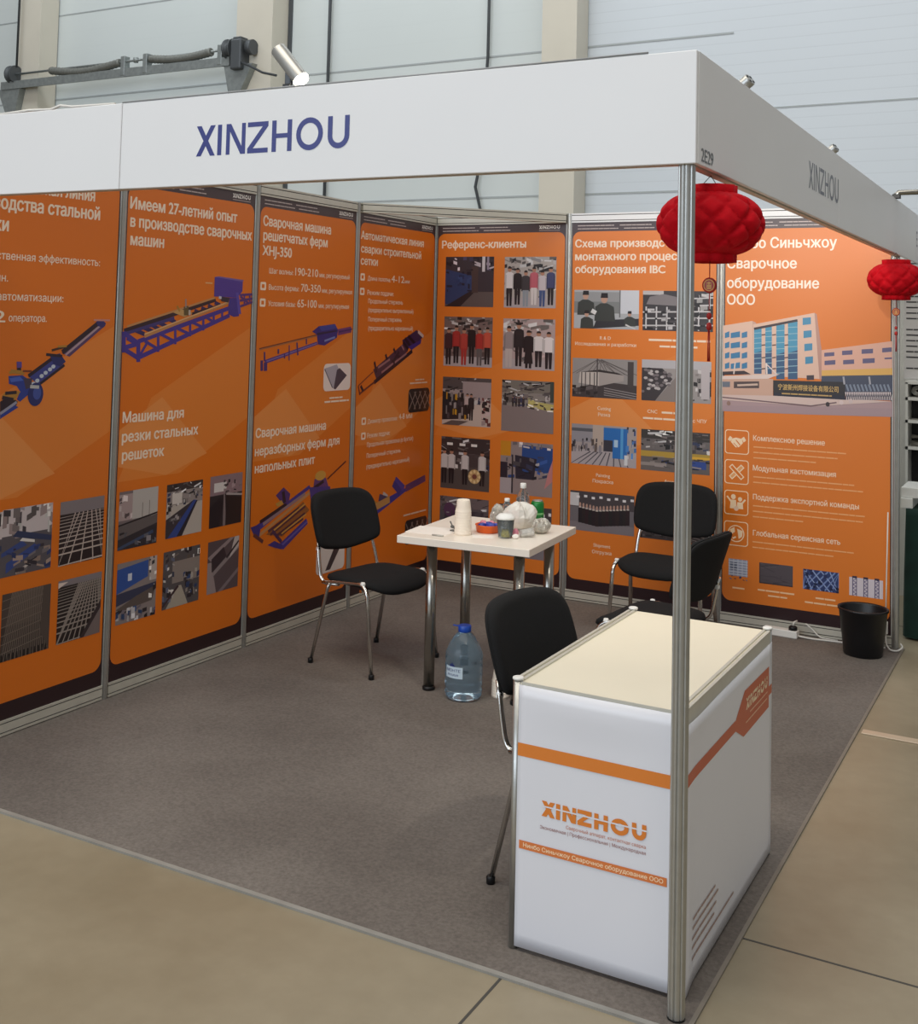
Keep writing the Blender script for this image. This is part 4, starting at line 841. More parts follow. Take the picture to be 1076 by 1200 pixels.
for x, z in ((-.96, 2.0), (-.96, 1.91), (-.90, 1.105), (-.90, 1.013)): bullet(x, z)
a = p.art(); a.poly([(-0.782, 1.444), (-0.422, 1.605), (-0.355, 1.558), (-0.729, 1.367)], (78, 48, 66)); a.poly([(-0.434, 1.629), (-0.252, 1.696), (-0.149, 1.66), (-0.285, 1.573), (-0.399, 1.58)], (56, 36, 76))
for q in ([(-0.402, 1.64), (-0.312, 1.579)], [(-0.36, 1.657), (-0.258, 1.601)], [(-0.423, 1.618), (-0.355, 1.569)]): a.path(q, .022, (24, 16, 30))
a.path([(-0.229, 1.687), (-0.154, 1.651)], .022, (216, 190, 186)); a.path([(-0.768, 1.363), (-0.3, 1.557)], .026, (44, 22, 34)); a.path([(-0.938, 1.297), (-0.759, 1.368)], .012, (110, 44, 36)); a.path([(-0.95, 1.349), (-0.782, 1.431)], .008, (130, 54, 40)); a.path([(-0.95, 1.349), (-0.928, 1.292)], .012, (100, 40, 36))
for q in ([(-0.77, 1.494), (-0.742, 1.425)], [(-0.638, 1.539), (-0.615, 1.496)], [(-0.542, 1.576), (-0.514, 1.543)], [(-0.564, 1.495), (-0.5, 1.483)], [(-0.503, 1.527), (-0.439, 1.515)], [(-0.543, 1.49), (-0.472, 1.553)], [(-0.922, 1.348), (-0.892, 1.316)]): a.path(q, .020, (50, 26, 40))
for q in ([(-0.724, 1.456), (-0.585, 1.506)], [(-0.682, 1.423), (-0.542, 1.479)], [(-0.443, 1.597), (-0.409, 1.564)], [(-0.521, 1.484), (-0.376, 1.541)]): a.path(q, .014, (156, 110, 116))
a.poly([(-0.356, 1.585), (-0.182, 1.634), (-0.191, 1.606), (-0.311, 1.563)], (62, 44, 130)); p.done(a, 'machine_picture')
def mesh_card(x0, z0, x1, z1):
    a = p.art(); a.rrect(x0, z0, x1, z1, .03, (46, 36, 36)); w_ = x1 - x0; h_ = z1 - z0
    for i in range(4): u = x0 + w_ * (.14 + i * .24); a.line((u - .03, z0 + .02), (u + .06, z1 - .02), .008, (150, 130, 124)); a.line((u + .06, z0 + .02), (u - .03, z1 - .02), .008, (140, 120, 114))
    p.done(a, 'product_picture')
mesh_card(-.335, 1.147, -.055, 1.305); mesh_card(-.335, .28, -.045, .44)
a = p.art(); a.words(-.32, -.07, 1.335, .014, (240, 206, 180), 3); a.words(-.25, -.13, 1.357, .012, (240, 206, 180), 4); a.words(-.36, -.06, .47, .014, (240, 206, 180), 5); p.done(a, 'caption_text')
a = p.art(); a.poly([(-0.791, 0.533), (-0.762, 0.567), (-0.54, 0.624), (-0.363, 0.654), (-0.213, 0.675), (-0.339, 0.634), (-0.707, 0.525)], (62, 56, 146))
for q, c in (([(-0.732, 0.608), (-0.668, 0.577)], OCH), ([(-0.628, 0.645), (-0.573, 0.616)], (190, 180, 180)), ([(-0.67, 0.634), (-0.539, 0.595)], (70, 60, 96)), ([(-0.731, 0.574), (-0.539, 0.607)], (190, 140, 80)), ([(-0.479, 0.725), (-0.363, 0.654)], (74, 62, 150)), ([(-0.5, 0.704), (-0.407, 0.636)], (58, 52, 130)), ([(-0.34, 0.652), (-0.081, 0.694)], (96, 60, 110))): a.path(q, .045 if c != OCH else .03, c)
p.done(a, 'machine_picture')

# ---- poster 5 (back wall): reference clients
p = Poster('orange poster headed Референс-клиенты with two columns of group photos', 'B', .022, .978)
p.lines([('Референс-клиенты', .058, 2.262, .052, .693)], 'heading_line')
L_, R2 = (.090, .460), (.540, .915)
for (x0, x1), z0, z1, fn in ((L_, 1.862, 2.203, ph_dark_machine), (R2, 1.862, 2.2, ph_g1), (L_, 1.457, 1.793, ph_g2), (R2, 1.455, 1.789, ph_g3), (L_, 1.058, 1.382, ph_shop_left), (R2, 1.046, 1.383, ph_floor_wide), (L_, .630, .977, ph_g4), (R2, .636, .979, ph_blue_press), (L_, .23, .577, ph_machine_front), (R2, .23, .566, ph_crowd)):
    p.photo(x0, z0, x1, z1, fn, int(x0 * 100 + z0 * 37))
# ---- poster 6
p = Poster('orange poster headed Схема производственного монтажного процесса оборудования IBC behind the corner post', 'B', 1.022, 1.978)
p.lines([('Схема производственно-', 1.046, 2.260, .05, 1.90), ('монтажного процесса', 1.047, 2.176, .05, 1.80), ('оборудования IBC', 1.049, 2.094, .05, 1.649)], 'heading_line')
for x0, x1, z0, z1, fn in ((1.045, 1.483, 1.737, 1.984, ph_office), (1.508, 1.955, 1.735, 1.983, ph_rack), (1.042, 1.476, 1.298, 1.546, ph_warehouse), (1.508, 1.948, 1.299, 1.553, ph_rolls), (1.044, 1.480, .872, 1.125, ph_blue_gate), (1.510, 1.945, .869, 1.121, ph_yellow_line), (1.042, 1.473, .452, .700, ph_crowd), (1.51, 1.945, .452, .7, ph_warehouse)):
    p.photo(x0, z0, x1, z1, fn, int(x0 * 50 + z0 * 31))
cc = (250, 226, 200)
for body, x, z, cap in (('R & D', 1.262, 1.668, .022), ('Исследования и разработки', 1.262, 1.628, .022), ('Cutting', 1.262, 1.222, .022), ('Резка', 1.262, 1.182, .022), ('Painting', 1.262, .80, .022), ('Покраска', 1.262, .762, .022), ('Assembly', 1.72, .80, .022), ('Shipment', 1.262, .36, .022), ('Отгрузка', 1.262, .318, .022), ('CNC', 1.58, 1.222, .022), ('с ЧПУ', 1.88, 1.18, .022)): a = p.art(); a.text(body, x, z, cap, cc, None, .012, align='c'); p.done(a, 'caption_line')
for x0, x1, z, h, k_ in ((1.55, 1.94, 1.668, .017, 2), (1.62, 1.86, 1.63, .015, 3), (1.52, 1.80, 1.182, .015, 4), (1.64, 1.82, 1.222, .016, 8)): a = p.art(); a.words(x0, x1, z, h, cc, k_); p.done(a, 'caption_line')
# ---- poster 7
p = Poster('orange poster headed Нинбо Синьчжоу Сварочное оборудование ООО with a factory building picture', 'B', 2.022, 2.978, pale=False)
p.lines([('Нинбо Синьчжоу', 2.038, 2.246, .063, 2.676), ('Сварочное', 2.039, 2.124, .062, 2.449), ('оборудование', 2.040, 2.006, .062, 2.577), ('ООО', 2.041, 1.905, .062, 2.206)], 'heading_line', (255, 240, 224), .024)
a = p.art(); BW, BW2, GL, GLD = (226, 190, 172), (206, 164, 150), (74, 150, 186), (56, 74, 110)
def PXBF(pts):
    # artwork units of the building picture -> metres on the back wall
    H = [[0.001195546, 3.010319e-05, 1.975838], [0.0001533503, -0.001024818, 1.938289], [7.231075e-05, 9.133543e-06, 1.0]]
    out = []
    for x, y in pts:
        q = [h[0] * x + h[1] * y + h[2] for h in H]; out.append((q[0] / q[2], q[1] / q[2]))
    return out
a.poly([(2.015, 1.277), (2.014, 1.328), (2.32, 1.35), (2.718, 1.372), (2.985, 1.372), (2.985, 1.325)], (176, 150, 154)); a.poly([(2.015, 1.295), (2.985, 1.333), (2.985, 1.285), (2.508, 1.27), (2.015, 1.261)], (170, 146, 152))
a.poly([(2.593, 1.647), (2.981, 1.711), (2.981, 1.559), (2.594, 1.503)], (226, 176, 156)); a.poly([(2.593, 1.53), (2.981, 1.559), (2.982, 1.521), (2.594, 1.496)], (226, 178, 96)); a.poly([(2.594, 1.498), (2.982, 1.521), (2.982, 1.41), (2.594, 1.39)], (70, 76, 96))
for q in ([(2.61, 1.632), (2.666, 1.638), (2.666, 1.616), (2.61, 1.61)], [(2.709, 1.647), (2.766, 1.653), (2.766, 1.628), (2.709, 1.622)], [(2.816, 1.659), (2.878, 1.665), (2.878, 1.639), (2.816, 1.633)], [(2.927, 1.67), (2.978, 1.676), (2.978, 1.651), (2.927, 1.645)], [(2.612, 1.586), (2.672, 1.593), (2.672, 1.567), (2.612, 1.561)], [(2.715, 1.594), (2.775, 1.6), (2.776, 1.575), (2.715, 1.569)], [(2.822, 1.606), (2.887, 1.612), (2.887, 1.585), (2.822, 1.579)], [(2.94, 1.616), (2.979, 1.62), (2.979, 1.61), (2.94, 1.607)]): a.poly(q, (98, 92, 128))
a.poly([(2.014, 1.775), (2.193, 1.808), (2.203, 1.787), (2.206, 1.486), (2.018, 1.483)], BW); a.poly([(2.193, 1.808), (2.215, 1.798), (2.218, 1.492), (2.2, 1.491)], BW2)
a.poly([(2.197, 1.787), (2.553, 1.863), (2.595, 1.647), (2.596, 1.479), (2.2, 1.486)], BW); a.poly([(2.553, 1.863), (2.566, 1.856), (2.595, 1.647), (2.596, 1.479), (2.584, 1.478)], (190, 146, 134))
for x0, x1, z0, z1 in ((218, 262, 172, 438), (284, 322, 160, 440), (348, 396, 152, 470), (416, 472, 130, 470)):
    q = PXBF([(x0, z0), (x1, z0 - 6), (x1, z1), (x0, z1)]); a.poly(q, GL)
    q = PXBF([(x0, z0 + (z1 - z0) * .55), (x1, z0 + (z1 - z0) * .5), (x1, z1), (x0, z1)]); a.poly(q, (58, 92, 130))
    for i in range(9): zz = z0 + (z1 - z0) * i / 9; q = PXBF([(x0, zz), (x1, zz - 3)]); a.line(q[0], q[1], .004, (150, 190, 206))
a.path([(2.203, 1.761), (2.457, 1.817)], .014, (60, 48, 56))
for i in range(4):
    for x0, x1 in ((48, 74), (82, 136), (146, 178)): zz = 190 + i * 60; q = PXBF([(x0, zz + 10), (x1, zz), (x1, zz + 34), (x0, zz + 40)]); a.poly(q, (64, 126, 170))
    zz = 108 + i * 76; q = PXBF([(502 + i * 5, zz + 4), (550 + i * 4, zz), (550 + i * 4, zz + 40), (502 + i * 5, zz + 46)]); a.poly(q, (70, 140, 180))
for x in (272, 334, 406):
    for zz in (212, 272, 345, 410): q = PXBF([(x - 10, zz), (x + 12, zz - 3)]); a.line(q[0], q[1], .007, (96, 70, 66))
a.poly([(2.511, 1.497), (2.553, 1.501), (2.553, 1.473), (2.512, 1.471)], (70, 60, 70)); a.poly([(2.018, 1.498), (2.147, 1.509), (2.188, 1.49), (2.018, 1.478)], (60, 50, 56))
a.poly([(2.013, 1.472), (2.359, 1.498), (2.289, 1.467), (2.013, 1.452)], (226, 206, 200)); a.path([(2.278, 1.56), (2.281, 1.495)], .010, (230, 214, 210)); a.path([(2.283, 1.55), (2.339, 1.497)], .006, (230, 214, 210)); a.path([(2.093, 1.558), (2.085, 1.486)], .008, (220, 204, 200))
a.poly([(2.013, 1.452), (2.319, 1.468), (2.318, 1.369), (2.014, 1.357)], (206, 168, 150)); a.poly([(2.086, 1.441), (2.237, 1.45), (2.237, 1.409), (2.086, 1.402)], (84, 70, 70)); a.poly([(2.017, 1.438), (2.063, 1.44), (2.063, 1.407), (2.018, 1.405)], (110, 116, 130)); a.path([(2.107, 1.42), (2.229, 1.431)], .012, (206, 180, 166))
a.poly([(2.014, 1.359), (2.32, 1.369), (2.718, 1.376), (2.982, 1.371), (2.547, 1.32), (2.014, 1.328)], (214, 190, 184)); a.path([(2.014, 1.344), (2.537, 1.321), (2.68, 1.349)], .008, (120, 96, 100))
a.poly([(2.319, 1.46), (2.727, 1.469), (2.728, 1.367), (2.32, 1.369)], (46, 42, 46)); a.poly([(2.32, 1.387), (2.728, 1.391), (2.728, 1.367), (2.32, 1.369)], (38, 38, 54))
q = [(2.729, 1.411), (2.975, 1.424), (2.976, 1.376), (2.729, 1.372)]; a.poly(q, (120, 116, 130))
for i in range(26): q = PXBF([(752 + i * 10.4, 545), (762 + i * 10.4, 592)]); a.line(q[0], q[1], .006, (220, 206, 208)); q = PXBF([(762 + i * 10.4, 545), (752 + i * 10.4, 590)]); a.line(q[0], q[1], .005, (66, 60, 72))
for i in range(12): q = PXBF([(756 + i * 22, 500), (770 + i * 22, 540)]); a.line(q[0], q[1], .010, (130, 140, 160))
for x in (740, 890): q = PXBF([(x, 455), (x + 6, 500)]); a.line(q[0], q[1], .010, (170, 170, 180))
q = [(2.348, 1.413), (2.69, 1.426)]; a.text('宁波新州焊接设备有限公司', q[0][0], q[0][1] - .004, .028, (214, 178, 110), q[1][0], .012)
q = [(2.37, 1.392), (2.654, 1.402)]; a.words(q[0][0], q[1][0], q[0][1] - .012, .010, (196, 160, 100), 7)
for x, zz, c in ((648, 616, (60, 50, 56)), (728, 606, (220, 200, 200)), (782, 598, (210, 190, 190)), (70, 610, (150, 120, 110))): q = PXBF([(x, zz)])[0]; a.ell(q[0], q[1], .012, .014, c, 8)
p.done(a, 'building_picture')
IC = (255, 226, 190)
def icon(x, z, kind):
    a = p.art(); s_ = .144; a.rrect(x, z, x + s_, z + s_, .018, IC); a.rrect(x + .005, z + .005, x + s_ - .005, z + s_ - .005, .014, (226, 122, 36))
    cx, cz = x + s_ / 2, z + s_ / 2
    if kind == 'hands':
        a.poly([(cx - .055, cz + .012), (cx - .042, cz + .034), (cx - .028, cz + .024), (cx - .04, cz + .0)], IC); a.poly([(cx + .055, cz + .012), (cx + .042, cz + .034), (cx + .028, cz + .024), (cx + .04, cz + .0)], IC)
        a.poly([(cx - .032, cz + .018), (cx - .005, cz + .026), (cx + .03, cz + .02), (cx + .036, cz - .004), (cx + .012, cz - .03), (cx - .008, cz - .032), (cx - .036, cz - .002)], IC)
        a.line((cx - .006, cz + .012), (cx + .02, cz - .018), .006, (226, 122, 36)); a.line((cx - .02, cz - .006), (cx + .004, cz - .03), .004, (226, 122, 36))
    if kind == 'tools':
        for d_ in (1, -1):
            t = Vector((.7071, .7071 * d_)); n_ = Vector((-t.y, t.x)); c0 = Vector((cx, cz))
            a.poly([c0 + t * .052 + n_ * .014, c0 + t * .052 - n_ * .014, c0 - t * .052 - n_ * .014, c0 - t * .052 + n_ * .014], IC)
            a.poly([c0 + t * .046 + n_ * .008, c0 + t * .046 - n_ * .008, c0 - t * .046 - n_ * .008, c0 - t * .046 + n_ * .008], (226, 122, 36) if d_ < 0 else (238, 170, 110))
    if kind == 'team':
        for dx, dz, k_ in ((-.018, .012, 1.1), (.022, 0, .95)):
            a.ell(cx + dx, cz + .022 + dz, .013 * k_, .014 * k_, IC); a.poly([(cx + dx - .02, cz - .035), (cx + dx + .02, cz - .035), (cx + dx + .016, cz + .004 + dz), (cx + dx - .016, cz + .004 + dz)], IC)
        a.line((cx - .03, cz + .004), (cx - .056, cz + .036), .010, IC); a.line((cx + .032, cz - .004), (cx + .054, cz + .022), .010, IC); a.ell(cx + .0, cz - .034, .014, .014, (238, 206, 180))
    if kind == 'globe':
        a.ell(cx, cz, .05, .05, IC, 28); a.ell(cx, cz, .044, .044, (226, 122, 36), 28); a.poly([(cx - .038, cz + .02), (cx - .01, cz + .038), (cx - .006, cz + .01), (cx - .026, cz - .006)], IC); a.poly([(cx + .006, cz + .03), (cx + .04, cz + .018), (cx + .036, cz - .016), (cx + .016, cz - .03), (cx + .012, cz)], IC)
        a.line((cx - .02, cz - .03), (cx + .0, cz - .02), .010, IC)
    p.done(a, 'pictogram')
for z, kd in ((1.010, 'hands'), (.832, 'tools'), (.650, 'team'), (.468, 'globe')): icon(2.036, z, kd)
p.lines([('Комплексное решение', 2.205, 1.098, .032, 2.616), ('Модульная кастомизация', 2.205, .922, .032, 2.678), ('Поддержка экспортной команды', 2.207, .752, .032, 2.805), ('Глобальная сервисная сеть', 2.209, .541, .032, 2.704)], 'subheading_line', (255, 226, 196), .016)
for z, ends in ((1.098, (.53, .48, .36)), (.922, (.58, .62)), (.752, (.63, .62, .29)), (.541, (.58, .46))):
    for i, e in enumerate(ends): a = p.art(); a.words(2.207, 2.207 + e, z - .042 - i * .032, .009, (244, 178, 118), i + int(z * 50)); p.done(a, 'small_text_line')
for x0, x1, z in ((2.09, 2.17, .215), (2.24, 2.45, .222), (2.30, 2.41, .195), (2.57, 2.68, .218), (2.51, 2.73, .188)): a = p.art(); a.words(x0, x1, z, .012, (250, 206, 160), int(x0 * 40)); p.done(a, 'caption_line')
for x0, x1, z0, z1, fn in ((2.055, 2.190, .265, .396, ph_ibc), (2.248, 2.441, .268, .388, ph_mat), (2.499, 2.698, .267, .382, ph_grid_blue), (2.755, 2.936, .266, .376, ph_trusses)):
    p.photo(x0, z0, x1, z1, fn, 5, 'product_picture')

# ------------------------------------------------------------------ chairs
def se_ring(hx, hy, z, n=40, e=3.6, dx=0.0, bend=None):
    out = []
    for i in range(n):
        a = 2 * PI * i / n; c, s_ = math.cos(a), math.sin(a)
        x = hx * math.copysign(abs(c) ** (2 / e), c) + dx; y = hy * math.copysign(abs(s_) ** (2 / e), s_)
        out.append((x, y, z + (bend(x, y) if bend else 0)))
    return out
def make_chair(label):
    t = thing('conference_chair', label, 'chair', group='black conference chairs with steel frames')
    # seat: padded, gently saddled, drooping front edge (front = +x)
    def sb_(x, y): return .012 * (y / .23) ** 2 - (.05 * max(0, x - .12) / .1 * max(0, x - .12) / .1 * .5)
    m_ = MB(); rings = []
    for k_, z in ((.2, .402), (.82, .402), (.96, .406), (1.0, .418), (.985, .432), (.9, .441), (.6, .446), (.2, .447)):
        rings.append(se_ring(.215 * k_, .236 * k_, z, dx=.02, bend=sb_))
    m_.ring_loft(rings); m_.build('seat', M['blackfab'], t)
    # backrest: curved padded plate with rounded top corners
    def outline(k_):
        pts = []
        hw0, hw1 = .205, .240
        n = 10
        P = [(-.130, .553), (0, .540), (.130, .553), (.212, .574), (.237, .606), (.243, .66), (.242, .725), (.234, .778), (.205, .818), (.14, .838), (0, .844), (-.14, .838), (-.205, .818), (-.234, .778), (-.242, .725), (-.243, .66), (-.237, .606), (-.212, .574)]
        N = len(P)
        for i in range(N):
            p0, p1, p2, p3 = P[i - 1], P[i], P[(i + 1) % N], P[(i + 2) % N]
            for j_ in range(4):
                u = j_ / 4
                f = lambda a, b, c, d_: .5 * (2 * b + (c - a) * u + (2 * a - 5 * b + 4 * c - d_) * u * u + (3 * b - a - 3 * c + d_) * u ** 3)
                pts.append((f(p0[0], p1[0], p2[0], p3[0]) * k_, .70 + (f(p0[1], p1[1], p2[1], p3[1]) - .70) * k_))
        return pts
    def surf(y, z, off):
        lean = -.188 - (z - .48) * .32; curve = .045 * (y / .24) ** 2
        return (lean + curve + off, y, z)
    def plate(offs): return [[surf(y, z, o_) for y, z in outline(k_)] for k_, o_ in offs]
    m_ = MB(); m_.ring_loft(plate(tuple((f, .026) for f in (.02, .1, .2, .3, .4, .5, .6, .7, .8, .87)) + ((.93, .022), (.985, .012), (1.0, 0), (.985, -.006))), cap1=False); m_.build('backrest_pad', M['blackfab'], t)
    m_ = MB(); m_.ring_loft(plate(((.97, -.007), (.985, -.012), (.97, -.018)) + tuple((f, -.022) for f in (.93, .87, .8, .7, .6, .5, .4, .3, .2, .1, .02))), cap0=False); m_.build('backrest_shell', M['shell'], t)
    for s_ in (1, -1):
        y = .232 * s_
        # side rail + front leg in one bent tube, plus the separate rear leg and back upright
        pts = fillet([(.215, .257 * s_, .006), (.165, .247 * s_, .405), (.12, y * 1.02, .440), (-.06, y * 1.01, .424), (-.155, y * .98, .408)], .045)
        MB().tube(pts, .0115, 10, ry=.0085).build('leg', M['chrome'], t)
        MB().tube([(-.10, .230 * s_, .415), (-.118, .233 * s_, .38), (-.20, .255 * s_, .006)], .0115, 10, ry=.0085).build('leg', M['chrome'], t)
        pts = fillet([(-.05, .222 * s_, .410), (-.172, .222 * s_, .400), (-.200, .216 * s_, .52), (-.224, .200 * s_, .61)], .05)
        MB().tube(pts, .0105, 10, ry=.008).build('back_upright', M['chrome'], t)
        for x, yy in ((.215, .257), (-.20, .255)):
            MB().lathe([(.014, 0), (.0145, .02), (.012, .024)], (x, yy * s_, 0), 12).build('foot_cap', M['blackpl'], t)
        MB().lathe([(.012, -.008), (.014, 0), (.010, .010)], (.125, y * 1.02, .440), 10).build('rail_clip', M['whitepl'], t)
        MB().box(-.222, -.206, .205 * s_ - .012, .205 * s_ + .012, .555, .575, .003).build('upright_clip', M['whitepl'], t)
    MB().tube([(.10, -.225, .40), (.10, .225, .40)], .009, 8).build('cross_bar', M['chrome'], t)
    MB().tube([(-.12, -.225, .40), (-.12, .225, .40)], .009, 8).build('cross_bar', M['chrome'], t)
    return t
FZ = .006
ch = make_chair('black padded chair with steel legs standing before the left poster wall, facing the table')
chairs = [ch]
for lab in ('black padded chair against the back wall, facing the camera, partly behind the corner post',
            'black padded chair turned sideways between the counter and the table, seat pointing left',
            'black padded chair in the foreground pushed up behind the white counter'):
    c2 = copy_tree(ch); c2['label'] = lab; chairs.append(c2)
for c2, (x, y, rz) in zip(chairs, ((.700, -1.802, -9), (1.86, -.60, -88), (2.205, -1.80, 173), (2.515, -3.39, -8))):
    c2.location = (x, y, FZ); c2.rotation_euler = (0, 0, math.radians(rz))

# ------------------------------------------------------------------ table
tb = thing('square_table', 'square white-topped table with four steel legs in the middle of the booth', 'table', (1.387, -1.845, FZ), math.radians(4.5))
MB().box(-.345, .322, -.342, .342, .702, .737, .002, 1).build('tabletop', M['tabletop'], tb)
for x, y in ((-.225, -.20), (.222, -.20), (-.225, .225), (.222, .225)):
    lg = MB().lathe([(.026, .004), (.026, .698)], (x, y, 0), 24).build('leg', M['steel'], tb)
    MB().lathe([(.030, 0), (.031, .012), (.028, .018)], (x, y, 0), 20).build('foot_cap', M['blackpl'], lg)
    MB().lathe([(.04, .690), (.04, .702)], (x, y, 0), 20).build('mounting_plate', M['steel'], lg)
TZ = FZ + .737
# things on the table
def cup_stack(label, x, y, z, n=12, s=1.0, printed=True):
    t = thing('paper_cup_stack', label, 'paper cups', (x, y, z))
    m_ = MB(); prof = []; zz = 0
    prof = [(.041 * s, 0), (.0415 * s, .006)]
    for i in range(n):
        zz = .008 + i * .0125
        r0 = .0400 * s - i * .00032; prof += [(r0 + .0016, zz), (r0 + .0016, zz + .004), (r0, zz + .0052)]
    prof += [(.036 * s, zz + .02), (.031 * s, zz + .055), (.0285 * s, zz + .058), (.027 * s, zz + .050)]
    m_.lathe(prof, n=28); m_.build('cup_walls', M['cup'], t)
    if printed:
        m2 = MB(); 
        h = zz + .036; r = .0342 * s
        pts = []
        for i in range(20):
            a = 2 * PI * i / 20; u = .020 * math.cos(a); v = .022 * math.sin(a); th = math.radians(200) + u / r
            rr = .036 * s - (h + v - zz - .02) / .035 * .005 * s + .0009
            pts.append((rr * math.cos(th), rr * math.sin(th), h + v))
        m2.bm.faces.new([m2.bm.verts.new(p_) for p_ in pts]); m2.build('round_print', M['maroon'], t)
    return t
cup_stack('tall stack of white paper cups with a dark red print on the table', 1.313, -2.005, TZ, 9)
cup_stack('stack of white paper cups on the carpet between the big water bottle and the chair', 1.512, -1.965, FZ, 6, 1.05, False)

bw = thing('snack_bowl', 'shallow orange plastic bowl of sweets on the table', 'bowl', (1.383, -1.875, TZ))
MB().lathe([(.050, 0), (.056, .004), (.062, .034), (.064, .036), (.062, .038), (.058, .034), (.052, .008), (.0, .006)], n=32, cap1=False).build('bowl_shell', M['orangepl'], bw)
rr = random.Random(4)
def wrapped(label, mat_, x, y, z, s, seed, grp):
    m_ = MB(); r = random.Random(seed); n = 10; rings = []
    for k_, (f, zz) in enumerate(((.35, -1), (.8, -.7), (1, -.2), (1, .3), (.75, .75), (.3, 1))):
        rings.append([(s * f * (1 + r.uniform(-.16, .16)) * math.cos(2 * PI * i / n) * 1.35, s * f * (1 + r.uniform(-.16, .16)) * math.sin(2 * PI * i / n), s * .62 * (zz + 1 + r.uniform(-.12, .12))) for i in range(n)])
    m_.ring_loft(rings, smooth=False); o = m_.build('wrapped_sweet', mat_); o.location = (x, y, z); o.rotation_euler = (r.uniform(-.3, .3), r.uniform(-.3, .3), r.uniform(0, 3))
    return tag(o, label, 'sweet', grp)
for i, (lab, mm, x, y, z, s) in enumerate((('largest blue wrapped sweet at the front of the orange bowl', 'blue', 1.398, -1.89, TZ + .022, .022), ('blue wrapped sweet at the left of the orange bowl', 'blue', 1.362, -1.895, TZ + .022, .018), ('small blue wrapped sweet at the right rim of the orange bowl', 'blue', 1.418, -1.862, TZ + .024, .016), ('pink wrapped sweet at the back left of the orange bowl', 'pink', 1.352, -1.862, TZ + .026, .019), ('pale pink wrapped sweet at the back of the orange bowl', 'pink', 1.385, -1.845, TZ + .028, .017))):
    wrapped(lab, M[mm], x, y, z, s, i + 1, 'sweets in the orange bowl')

cu = thing('food_cup', 'clear plastic cup with yellow noodles and a white lid on the table', 'cup', (1.515, -1.955, TZ))
MB().lathe([(.032, 0), (.034, .002), (.042, .088), (.040, .088), (.0325, .006), (.0, .005)], n=28, cap1=False).build('cup_wall', M['clear'], cu)
MB().lathe([(.031, .006), (.0345, .034), (.02, .037), (.0, .036)], n=20, cap1=False).build('noodles', M['noodle'], cu)
MB().lathe([(.0355, .046), (.0385, .084), (.02, .086), (0, .085)], n=20, cap1=False).build('dark_filling', mat('dark_food', (70, 58, 40), .6, 0, .4, 60), cu)
MB().lathe([(.046, .088), (.047, .094), (.045, .098), (.030, .112), (.0, .114)], n=28, cap1=False).build('lid', M['whitepl'], cu)

def crumple(name, label, cat, m_, loc, sx, sy, sz, seed, n=22, rows=12, amp=.22, grp=None, rz=0):
    r = random.Random(seed); mb = MB(); rings = []
    ph = [(r.uniform(0, 6.28), r.randint(2, 7), r.uniform(0, 6.28)) for _ in range(7)]
    for k_ in range(rows + 1):
        t = k_ / rows; el = -PI / 2 + PI * t; ring = []
        for i in range(n):
            a = 2 * PI * i / n
            f = 1 + sum(amp / 3.2 * math.sin(q[1] * a + q[0] + q[2] * t * 2.2) for q in ph[:5]) * math.cos(el) + r.uniform(-amp, amp) * .25
            ring.append((sx * max(.05, math.cos(el)) * f * math.cos(a), sy * max(.05, math.cos(el)) * f * math.sin(a), max(0.0, sz * (.48 + .52 * math.sin(el)) * (1 + (f - 1) * .6))))
        rings.append(ring)
    mb.ring_loft(rings, smooth=False); o = mb.build(name, m_); o.location = loc; o.rotation_euler = (0, 0, rz)
    return tag(o, label, cat, grp)
crumple('plastic_bag', 'crumpled white plastic bag heaped on the table behind the food cup', 'bag', M['bag'], (1.472, -1.71, TZ), .080, .080, .130, 7)
crumple('crumpled_wrapper', 'crumpled clear wrapper left of the white bag on the table', 'wrapper', M['foil'], (1.365, -1.735, TZ), .028, .05, .115, 12, amp=.25)
crumple('crumpled_wrapper', 'crumpled clear film at the right end of the white bag on the table', 'wrapper', M['foil'], (1.605, -1.745, TZ), .042, .05, .07, 15, amp=.25)
crumple('tissue', 'small pink and white tissue beside the food cup on the table', 'tissue', M['pink'], (1.548, -1.912, TZ), .014, .018, .04, 21, 12, 7)
crumple('tissue', 'white crumpled tissue in front of the grey packet on the table', 'tissue', M['paper'], (1.568, -1.955, TZ), .016, .016, .022, 22, 12, 7)
pk = MB().box(-.036, .036, -.026, .026, 0, .016, .006, 2).box(-.028, .028, -.02, .02, .014, .019, .003, 1).build('snack_packet', M['packet']); pk.location = (1.592, -1.875, TZ + .012); pk.rotation_euler = (.42, -.18, .5)
tag(pk, 'silver grey snack packet lying in front of the white bag', 'packet')
def bottle(label, x, y, h, r, full, z=TZ):
    t = thing('drink_bottle', label, 'bottle', (x, y, z))
    MB().lathe([(r * .9, 0), (r, .006), (r, h * .28), (r * .95, h * .31), (r, h * .34), (r, h * .62), (r * .8, h * .74), (r * .42, h * .85), (r * .38, h * .9), (r * .36, h * .9)], n=28).build('bottle_body', M['clear'], t)
    MB().lathe([(r * .44, h * .885), (r * .46, h * .89), (r * .46, h), (r * .40, h * 1.01)], n=20).build('cap', M['whitepl'], t)
    return t
bottle('clear plastic bottle with a white cap standing behind the white bag', 1.415, -1.545, .200, .034, True)
bottle('shorter bottle with a white cap hidden behind the white bag', 1.352, -1.60, .125, .030, True)
gc = thing('drink_can', 'green drink can standing at the right behind the white bag', 'can', (1.492, -1.535, TZ))
MB().lathe([(.025, 0), (.033, .008), (.033, .108), (.027, .118)], n=28).build('can_body', M['green'], gc)
MB().lathe([(.0275, .1182), (.027, .122), (.024, .119), (0, .119)], n=24, cap1=False).build('can_lid', M['can_end'], gc)
